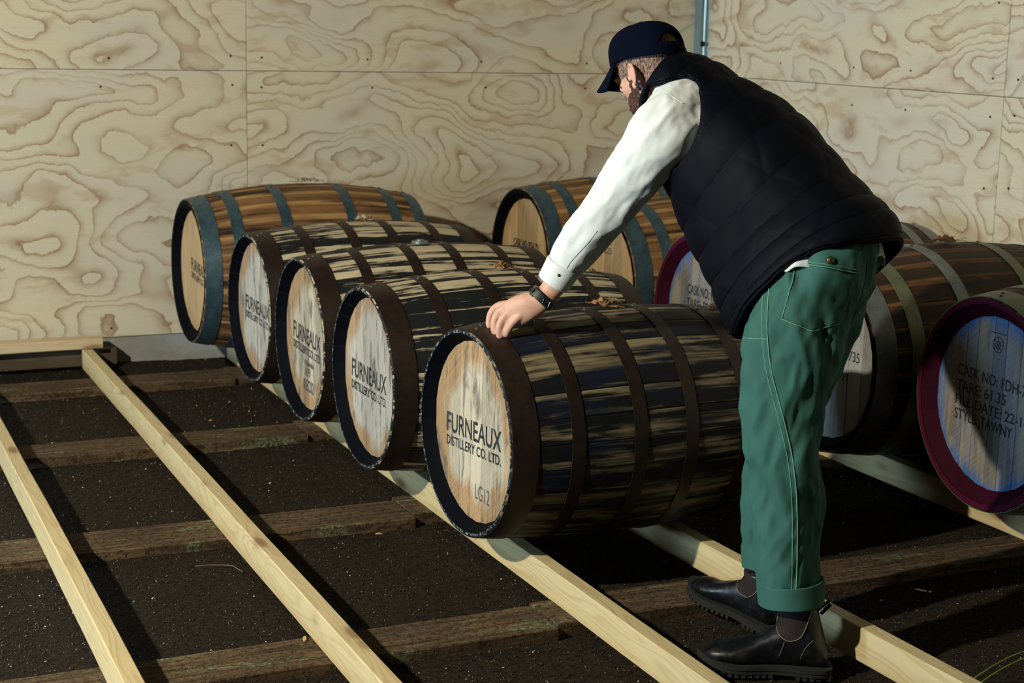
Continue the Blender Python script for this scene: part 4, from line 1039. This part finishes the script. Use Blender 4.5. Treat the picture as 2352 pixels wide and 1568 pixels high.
# watch
wv, wf = limb([(1250, 676, 4.4855, 27.5, .0275), (1243.5, 683, 4.486, 29, .0285), (1237, 690, 4.487, 30, .0285)], 40, 7, cap=False)
wt = mchild('wristwatch', wv, wf, M_BLACK); q_ = wt.modifiers.new('thick', 'SOLIDIFY'); q_.thickness = 0.003; q_.offset = 1
TW = bvh(wv, wf)
for a, b in (((1243, 700), (1249, 686)), ((1256, 706), (1262, 692))):
    drawn(TW, [a, ((a[0]+b[0])/2, (a[1]+b[1])/2), b], 0.0013, 0.004, 8, 'strap_keeper', M_STEEL, wt)
bm = bmesh.new(); c_ = at(1224, 668, 4.480); ax = (at(1250, 676, 4.4855)-at(1237, 690, 4.487)).normalized(); nn = (c_-at(1243, 683, 4.486)).normalized()
bmesh.ops.create_cone(bm, cap_ends=True, segments=28, radius1=0.0185, radius2=0.017, depth=0.009); rot = nn.to_track_quat('Z', 'Y').to_matrix().to_4x4()
bmesh.ops.transform(bm, matrix=Matrix.Translation(c_-MAN) @ rot, verts=bm.verts); bm_obj('watch_case', bm, M_STEEL, wt, False)

# boots
def boot(heel, toe, lift_toe, pitch_label, shaft_top, ankle, gus=True):
    """ankle-high pull-on boot; heel and toe are ground points of the sole's ends"""
    heel, toe = Vector(heel), Vector(toe); X_ = (toe-heel); Lb = X_.length; X_.normalize()
    Yb = Vector((0, 0, 1)).cross(X_).normalized(); Zb = X_.cross(Yb)
    def g(x, y, z): return heel+X_*x+Yb*y+Zb*z
    e = empty('boot', heel-MAN); e.parent = man
    def bch(name, V, F, mats, smooth=True, midx=None, parent=e):
        Vl = [Vector(v)-heel for v in V]; return mesh_obj(name, Vl, F, mats, parent, smooth, midx)
    k = Lb/0.325
    # foot part: sections along x, (x, half width, top height, y shift)
    rows = [(0.008, .020, .050, 0), (0.02, .034, .085, 0), (0.05, .040, .118, 0), (0.09, .041, .130, 0), (0.13, .040, .122, 0), (0.165, .042, .104, .001), (0.20, .047, .086, .003), (0.235, .050, .074, .004), (0.265, .049, .070, .003), (0.290, .042, .064, .001), (0.308, .028, .050, 0), (0.317, .012, .036, 0)]
    R_ = spline(rows, 44); V = []; F = []; n = 28; z0 = 0.026
    for r in R_:
        x, w, h, ys = r
        for q in range(n):
            a = 2*PI*q/n; ca, sa = math.cos(a), math.sin(a)
            y = w*math.copysign(abs(ca)**0.75, ca); z = (h-z0)/2*math.copysign(abs(sa)**0.85, sa)+(h+z0)/2
            V.append(g(x*k, (y+ys)*k, z*k))
    for i in range(43):
        for q in range(n): F.append((i*n+q, i*n+(q+1) % n, (i+1)*n+(q+1) % n, (i+1)*n+q))
    F.append(tuple(range(n-1, -1, -1))); F.append(tuple(43*n+q for q in range(n)))
    sh = []; top = Vector(ankle)
    for t in np.linspace(0, 1, 12):
        b0 = g(0.062*k, 0, 0.06*k); c = b0+(top-b0)*t
        ra = (0.052+0.003*t+0.006*(1-t)**2)*k; rb = (0.044+0.003*t)*k
        for q in range(n): a = 2*PI*q/n; sh.append(c+X_*ra*math.cos(a)+Yb*rb*math.sin(a))
    SF = [(i*n+q, i*n+(q+1) % n, (i+1)*n+(q+1) % n, (i+1)*n+q) for i in range(11) for q in range(n)]+[tuple(range(n-1, -1, -1)), tuple(11*n+q for q in range(n))]
    c2, n2, f2 = remesh([(V, F), (sh, SF)], 0.0040, 8, 0.5)
    c2 = wrinkle(c2, n2, lambda p: nz(p, 25, 25, 25, 2.0)*0.0016+nz(p, 60, 60, 60, 6.)*0.0006)
    up = bch('upper', c2, f2, M_LEATH); tb = bvh(c2, f2)
    # sole: welt + tread
    def outline(grow, x0=-0.004, x1=0.326):
        pts = []
        prof = [(x0, .018), (0.006, .034), (0.03, .043), (0.07, .043), (0.12, .038), (0.16, .042), (0.21, .053), (0.25, .055), (0.285, .048), (0.308, .033), (0.320, .016), (x1, .003)]
        P_ = spline(prof, 40)
        for x, w in P_: pts.append((x*k, (w+grow)*k+0.003*k))
        for x, w in P_[::-1]: pts.append((x*k, -(w+grow)*k+0.002*k))
        return pts
    def zt(x): return 0.0+0.022*max(0, (x/k-0.22)/0.1)**1.6*k if x/k > 0.22 else 0
    def slab(name, zl, zh, grow, cond=None):
        pts = outline(grow)
        V = [g(x, y, zl+zt(x)) for x, y in pts]+[g(x, y, zh+zt(x)) for x, y in pts]; n_ = len(pts)
        F = [(i, (i+1) % n_, n_+(i+1) % n_, n_+i) for i in range(n_)]
        h = n_//2
        for i in range(h-1):
            F.append((i, i+1, n_-2-i, n_-1-i)); F.append((n_+i+1, n_+i, 2*n_-1-i, 2*n_-2-i))
        return V, F
    V, F = merged([slab('w', 0.020*k, 0.030*k, 0.002), slab('m', 0.010*k, 0.020*k, 0.0)])
    so = bch('sole', V, F, M_SOLE, smooth=False)
    parts = []
    for xx in np.arange(0.008, 0.315, 0.0165):
        if 0.082 < xx < 0.128: continue
        w = np.interp(xx, [0, .03, .07, .12, .16, .21, .25, .285, .308, .32], [.02, .043, .043, .038, .042, .053, .055, .048, .033, .016])
        for sg in (-1, 1):
            ya, yb = (w-0.016)*sg, (w+0.0015)*sg; za, zb_ = 0.0, 0.0115
            V = [g((xx+dx)*k, y*k+0.0005, z*k+zt(xx*k)) for dx in (0, 0.0105) for y in (ya, yb) for z in (za, zb_)]
            parts.append((V, [(0, 1, 3, 2), (4, 6, 7, 5), (0, 2, 6, 4), (1, 5, 7, 3), (0, 4, 5, 1), (2, 3, 7, 6)]))
    V, F = merged(parts+[([g(x*k, y*k, z*k) for x in (0.0, 0.080) for y in (-.036, .036) for z in (0.001, 0.018)], [(0, 1, 3, 2), (4, 6, 7, 5), (0, 2, 6, 4), (1, 5, 7, 3), (0, 4, 5, 1), (2, 3, 7, 6)])])
    tr = bch('tread', V, F, M_SOLE, smooth=False, parent=so); tag(tr, kind='stuff')
    return e, heel, tb, up, bch
e1, h1, tb1, up1, bc1 = boot((2.385, 3.165, 0.002), (2.10, 3.345, 0.002), 0, '', None, at(1826, 1386, 4.10))
e2, h2, tb2, up2, bc2 = boot((2.415, 3.462, 0.0), (2.325, 3.755, 0.034), 0, '', None, at(1750, 1312, 4.395))
def bdraw(tree, pts, rad, lift, name, mat, bch, up, n=30):
    P = [hit(tree, a, b, lift) for a, b in spline(pts, n)]; P = [p for p in P if p is not None]
    if len(P) > 3:
        V, F = tube(P, rad, 5); return bch(name, V, F, mat, parent=up)
def bpatch(tree, pts_l, pts_r, lift, name, mat, bch, up, nu=10):
    A = spline(pts_l, 14); B = spline(pts_r, 14); V = []; F = []; last = None
    for a, b in zip(A, B):
        for i in range(nu+1):
            p = a*(1-i/nu)+b*(i/nu); h = hit(tree, p[0], p[1], lift); q = 0
            while h is None and q < 30: p = p+((a+b)/2-p)*0.15+np.array([0, 1.0]); h = hit(tree, p[0], p[1], lift); q += 1
            last = h or last; V.append(last or Vector(CAM))
    for j in range(13):
        for i in range(nu): F.append((j*(nu+1)+i, (j+1)*(nu+1)+i, (j+1)*(nu+1)+i+1, j*(nu+1)+i+1))
    return bch(name, V, F, mat, parent=up)
GL = [(1795, 1390), (1788, 1415), (1785, 1440), (1790, 1458), (1805, 1470)]
GR = [(1868, 1392), (1858, 1420), (1848, 1448), (1840, 1462), (1828, 1470)]
bpatch(tb1, GL, GR, 0.0012, 'elastic_gusset', M_GUS, bc1, up1)
bdraw(tb1, GL+[(1816, 1472)]+GR[::-1], 0.0011, 0.0020, 'gusset_stitching', M_THREAD, bc1, up1, 50)
bdraw(tb1, [(1802, 1474), (1796, 1492), (1790, 1506)], 0.0022, 0.0006, 'side_strap', plain('brown_strap', (0.05, 0.035, 0.03), 0.7), bc1, up1)
bdraw(tb1, [(1868, 1470), (1850, 1488), (1838, 1512)], 0.0007, 0.0008, 'heel_stitching', M_THREAD, bc1, up1)
GL = [(1706, 1306), (1696, 1330), (1694, 1350), (1700, 1362), (1712, 1369)]
GR = [(1745, 1306), (1745, 1330), (1742, 1348), (1734, 1362), (1724, 1369)]
bpatch(tb2, GL, GR, 0.0012, 'elastic_gusset', M_GUS, bc2, up2)
bdraw(tb2, GL+[(1717, 1371)]+GR[::-1], 0.0010, 0.0020, 'gusset_stitching', M_THREAD, bc2, up2, 50)
bk = at(1826, 1386, 4.10)-Vector((-0.845, 0.534, 0))*0.052
V, F = tube([bk+Vector((-.002, 0, -0.02)), bk+Vector((0.016, -0.010, 0.002)), bk+Vector((0.028, -0.018, 0.014)), bk+Vector((0.030, -0.020, 0.004)), bk+Vector((0.012, -0.008, -0.022))], 0.005, 6)
bc1('pull_tab', V, F, plain('navy_webbing', (0.012, 0.018, 0.07), 0.8), parent=e1)

# ------------------------------------------------------------------ small things
M_JUTE = fabric('brown_hessian', (0.13, 0.055, 0.020), (0.42, 0.22, 0.085), 0.95, weave=500, wb=0.5, big=60, bb=0.6)
M_JUTEP = fabric('straw_hessian', (0.26, 0.20, 0.13), (0.40, 0.33, 0.22), 0.95, weave=500, wb=0.5, big=60, bb=0.6)
def hessian(root, xl, zt_, sx, sy, label, mat, seed, n=24):
    """a crumpled scrap of sacking held down by the bung, lying on top of a barrel"""
    rg = random.Random(seed); V = []; F = []
    base = root.matrix_basis @ Vector((xl, 0, zt_))
    t = empty('hessian_scrap', base); tag(t, label, 'cloth scrap', 'hessian scraps over the bungs')
    for i in range(n+1):
        for j in range(n+1):
            a = (i/n-.5)*2; b = (j/n-.5)*2; r = 0.75+0.25*math.sin(3*math.atan2(b, a)+seed)+0.25*nz((a, b, 0), 2, 2, 1, seed)
            x, y = a*sx*r, b*sy*r
            z = 0.004+max(0, 0.014*(1-(a*a+b*b)*.6))+abs(nz((x, y, 0), 55, 55, 1, seed*3.0))*0.022+abs(nz((x, y, 0), 120, 120, 1, seed))*0.010
            V.append((x, y, z-y*y/0.68))
    for i in range(n):
        for j in range(n):
            a = ((i+.5)/n-.5)*2; b = ((j+.5)/n-.5)*2
            if a*a+b*b+0.35*nz((a, b, 0), 4, 4, 1, seed+2) > 1.0: continue
            F.append((i*(n+1)+j, (i+1)*(n+1)+j, (i+1)*(n+1)+j+1, i*(n+1)+j+1))
    o = mesh_obj('cloth', V, F, mat, t, True); q = o.modifiers.new('t', 'SOLIDIFY'); q.thickness = 0.0015
    for k in range(9):
        a = rg.random()*2*PI; c0 = Vector((math.cos(a)*sx*.7, math.sin(a)*sy*.7, 0.010)); P = [c0]
        for m in range(5): P.append(P[-1]+Vector((math.cos(a+rg.uniform(-.9, .9)), math.sin(a+rg.uniform(-.9, .9)), rg.uniform(-.25, .45)))*sx*0.16)
        P = [Vector((p.x, p.y, max(p.z-p.y*p.y/0.68, 0.0015-p.y*p.y/0.68))) for p in P]
        v, f = tube(P, 0.0009, 4); mesh_obj('loose_thread', v, f, mat, t)
    return t
hessian(b5, 0.455, z5+0.336, 0.046, 0.030, 'torn rust-brown hessian scrap on top of the nearest barrel beside the forearm', M_JUTE, 1)
hessian(b4, 0.50, z4+0.336, 0.036, 0.024, 'small brown hessian scrap on the barrel behind the one being held', M_JUTE, 4)
hessian(b2, 0.50, z2+0.336, 0.040, 0.026, 'pale straw hessian scrap on the barrel second from the back wall', M_JUTEP, 6)
hessian(b1, 0.55, z1+0.377, 0.062, 0.030, 'frayed brown hessian scrap on the blue-hooped barrel at the back wall', M_JUTEP, 8)
hessian(b9, 0.52, z9+0.377, 0.055, 0.030, 'dark brown hessian scrap on the barrel right of the man', M_JUTE, 11)
p = b3.matrix_basis @ Vector((0.475, 0, z3+0.3375))
t = empty('barrel_bung', p); tag(t, 'round pale steel bung cap on top of the middle barrel of the near row', 'bung')
bm = bmesh.new(); bmesh.ops.create_cone(bm, cap_ends=True, segments=28, radius1=0.034, radius2=0.030, depth=0.009, matrix=Matrix.Translation((0, 0, 0.0045))); bm_obj('cap_disc', bm, HP_G, t)
bm = bmesh.new(); bmesh.ops.create_cone(bm, cap_ends=True, segments=20, radius1=0.016, radius2=0.014, depth=0.005, matrix=Matrix.Translation((0, 0, 0.0115))); bm_obj('boss', bm, HP_G, t)
def scrap(name, x, y, z, sx, sy, h, rz, mat, label, cat, group=None, seed=0):
    rg = random.Random(seed); n = 9; top = []
    for i in range(n): a = 2*PI*i/n; r = rg.uniform(.7, 1.1); top.append((math.cos(a)*sx*r, math.sin(a)*sy*r))
    V = [(px, py, 0) for px, py in top]+[(px, py, h*(1+rg.uniform(-.2, .5))) for px, py in top]+[(0, 0, h*1.3)]
    F = [tuple(range(n-1, -1, -1))]+[(i, (i+1) % n, n+(i+1) % n, n+i) for i in range(n)]+[(n+i, n+(i+1) % n, 2*n) for i in range(n)]
    o = mesh_obj(name, V, F, mat); o.location = (x, y, z); o.rotation_euler = (0, 0, rz); tag(o, label, cat, group)
def gz(x, y):
    return float(Z[int((y-2.1)/5.6*(ny-1)), int((x+0.9)/5.65*(nx-1))])
M_PAPER = plain('white_flake', (0.75, 0.8, 0.85), 0.6, nscale=60, var=0.15)
M_CHIP = plain('wood_chip', (0.50, 0.36, 0.18), 0.7, nscale=60, var=0.3)
def floor_at(px, py):
    d = CF + CR*((px-1176)/FPX) - CU*((py-784)/FPX); k = (0.004-CAMH)/d.z; return CAM+d*k
q = floor_at(2115, 1355); scrap('paper_flake', q.x, q.y, gz(q.x, q.y)+0.002, 0.022, 0.009, 0.0015, -0.9, M_PAPER, 'torn white flake lying on the soil at the right, below the red-rimmed barrel', 'flake', seed=3)
q = floor_at(2136, 1358); scrap('paper_flake', q.x, q.y, gz(q.x, q.y)+0.002, 0.007, 0.005, 0.0015, 0.4, M_PAPER, 'tiny white flake right beside the larger torn one on the soil', 'flake', seed=5)
for i, (px, py, sx, lab) in enumerate([(870, 1219, .012, 'small triangular wood chip on soil in front of the lettered barrels, below the third board'), (484, 963, .010, 'small upright tan wood chip on soil between the two upper boards'),
        (1226, 1490, .008, 'pale wood chip on soil below the joint of the nearest board'), (700, 1499, .018, 'long pale splinter lying on the nearest board beside the second rail')]):
    q = floor_at(px, py); zz = gz(q.x, q.y)+0.002
    if i == 3: q = floor_at(px, py-8); zz = ZSL+0.001
    scrap('wood_chip', q.x, q.y, zz, sx, sx*.32, 0.003, 0.5*i-0.3, M_CHIP, lab, 'wood chip', seed=i+20)
P = [floor_at(a, b)+Vector((0, 0, 0.008)) for a, b in ((448, 1306), (480, 1303), (512, 1303), (535, 1305), (546, 1312), (557, 1318))]
V, F = tube(P, 0.0016, 5); tag(mesh_obj('twig', V, F, plain('grey_root', (0.16, 0.12, 0.10), 0.8)), 'thin bent grey twig on the soil between the first two rails', 'twig')
M_GRASS = plain('thin_grass', (0.10, 0.16, 0.015), 0.6)
for i, (x0, y0, x1, y1, lab) in enumerate([(2225, 1566, 2420, 1480, 'upper green grass blade at the bottom right corner'), (2245, 1572, 2430, 1495, 'lower green grass blade at the bottom right corner')]):
    a = floor_at(x0, y0); b = at(x1, y1, (a-CAM).dot(CF)-0.12); P = [a.lerp(b, t)+Vector((0, 0, 0.02*math.sin(PI*t))) for t in np.linspace(0, 1, 9)]
    V, F = tube(P, [0.0018*(1-0.75*t) for t in np.linspace(0, 1, 9)], 5); tag(mesh_obj('grass_blade', V, F, M_GRASS), lab, 'grass')
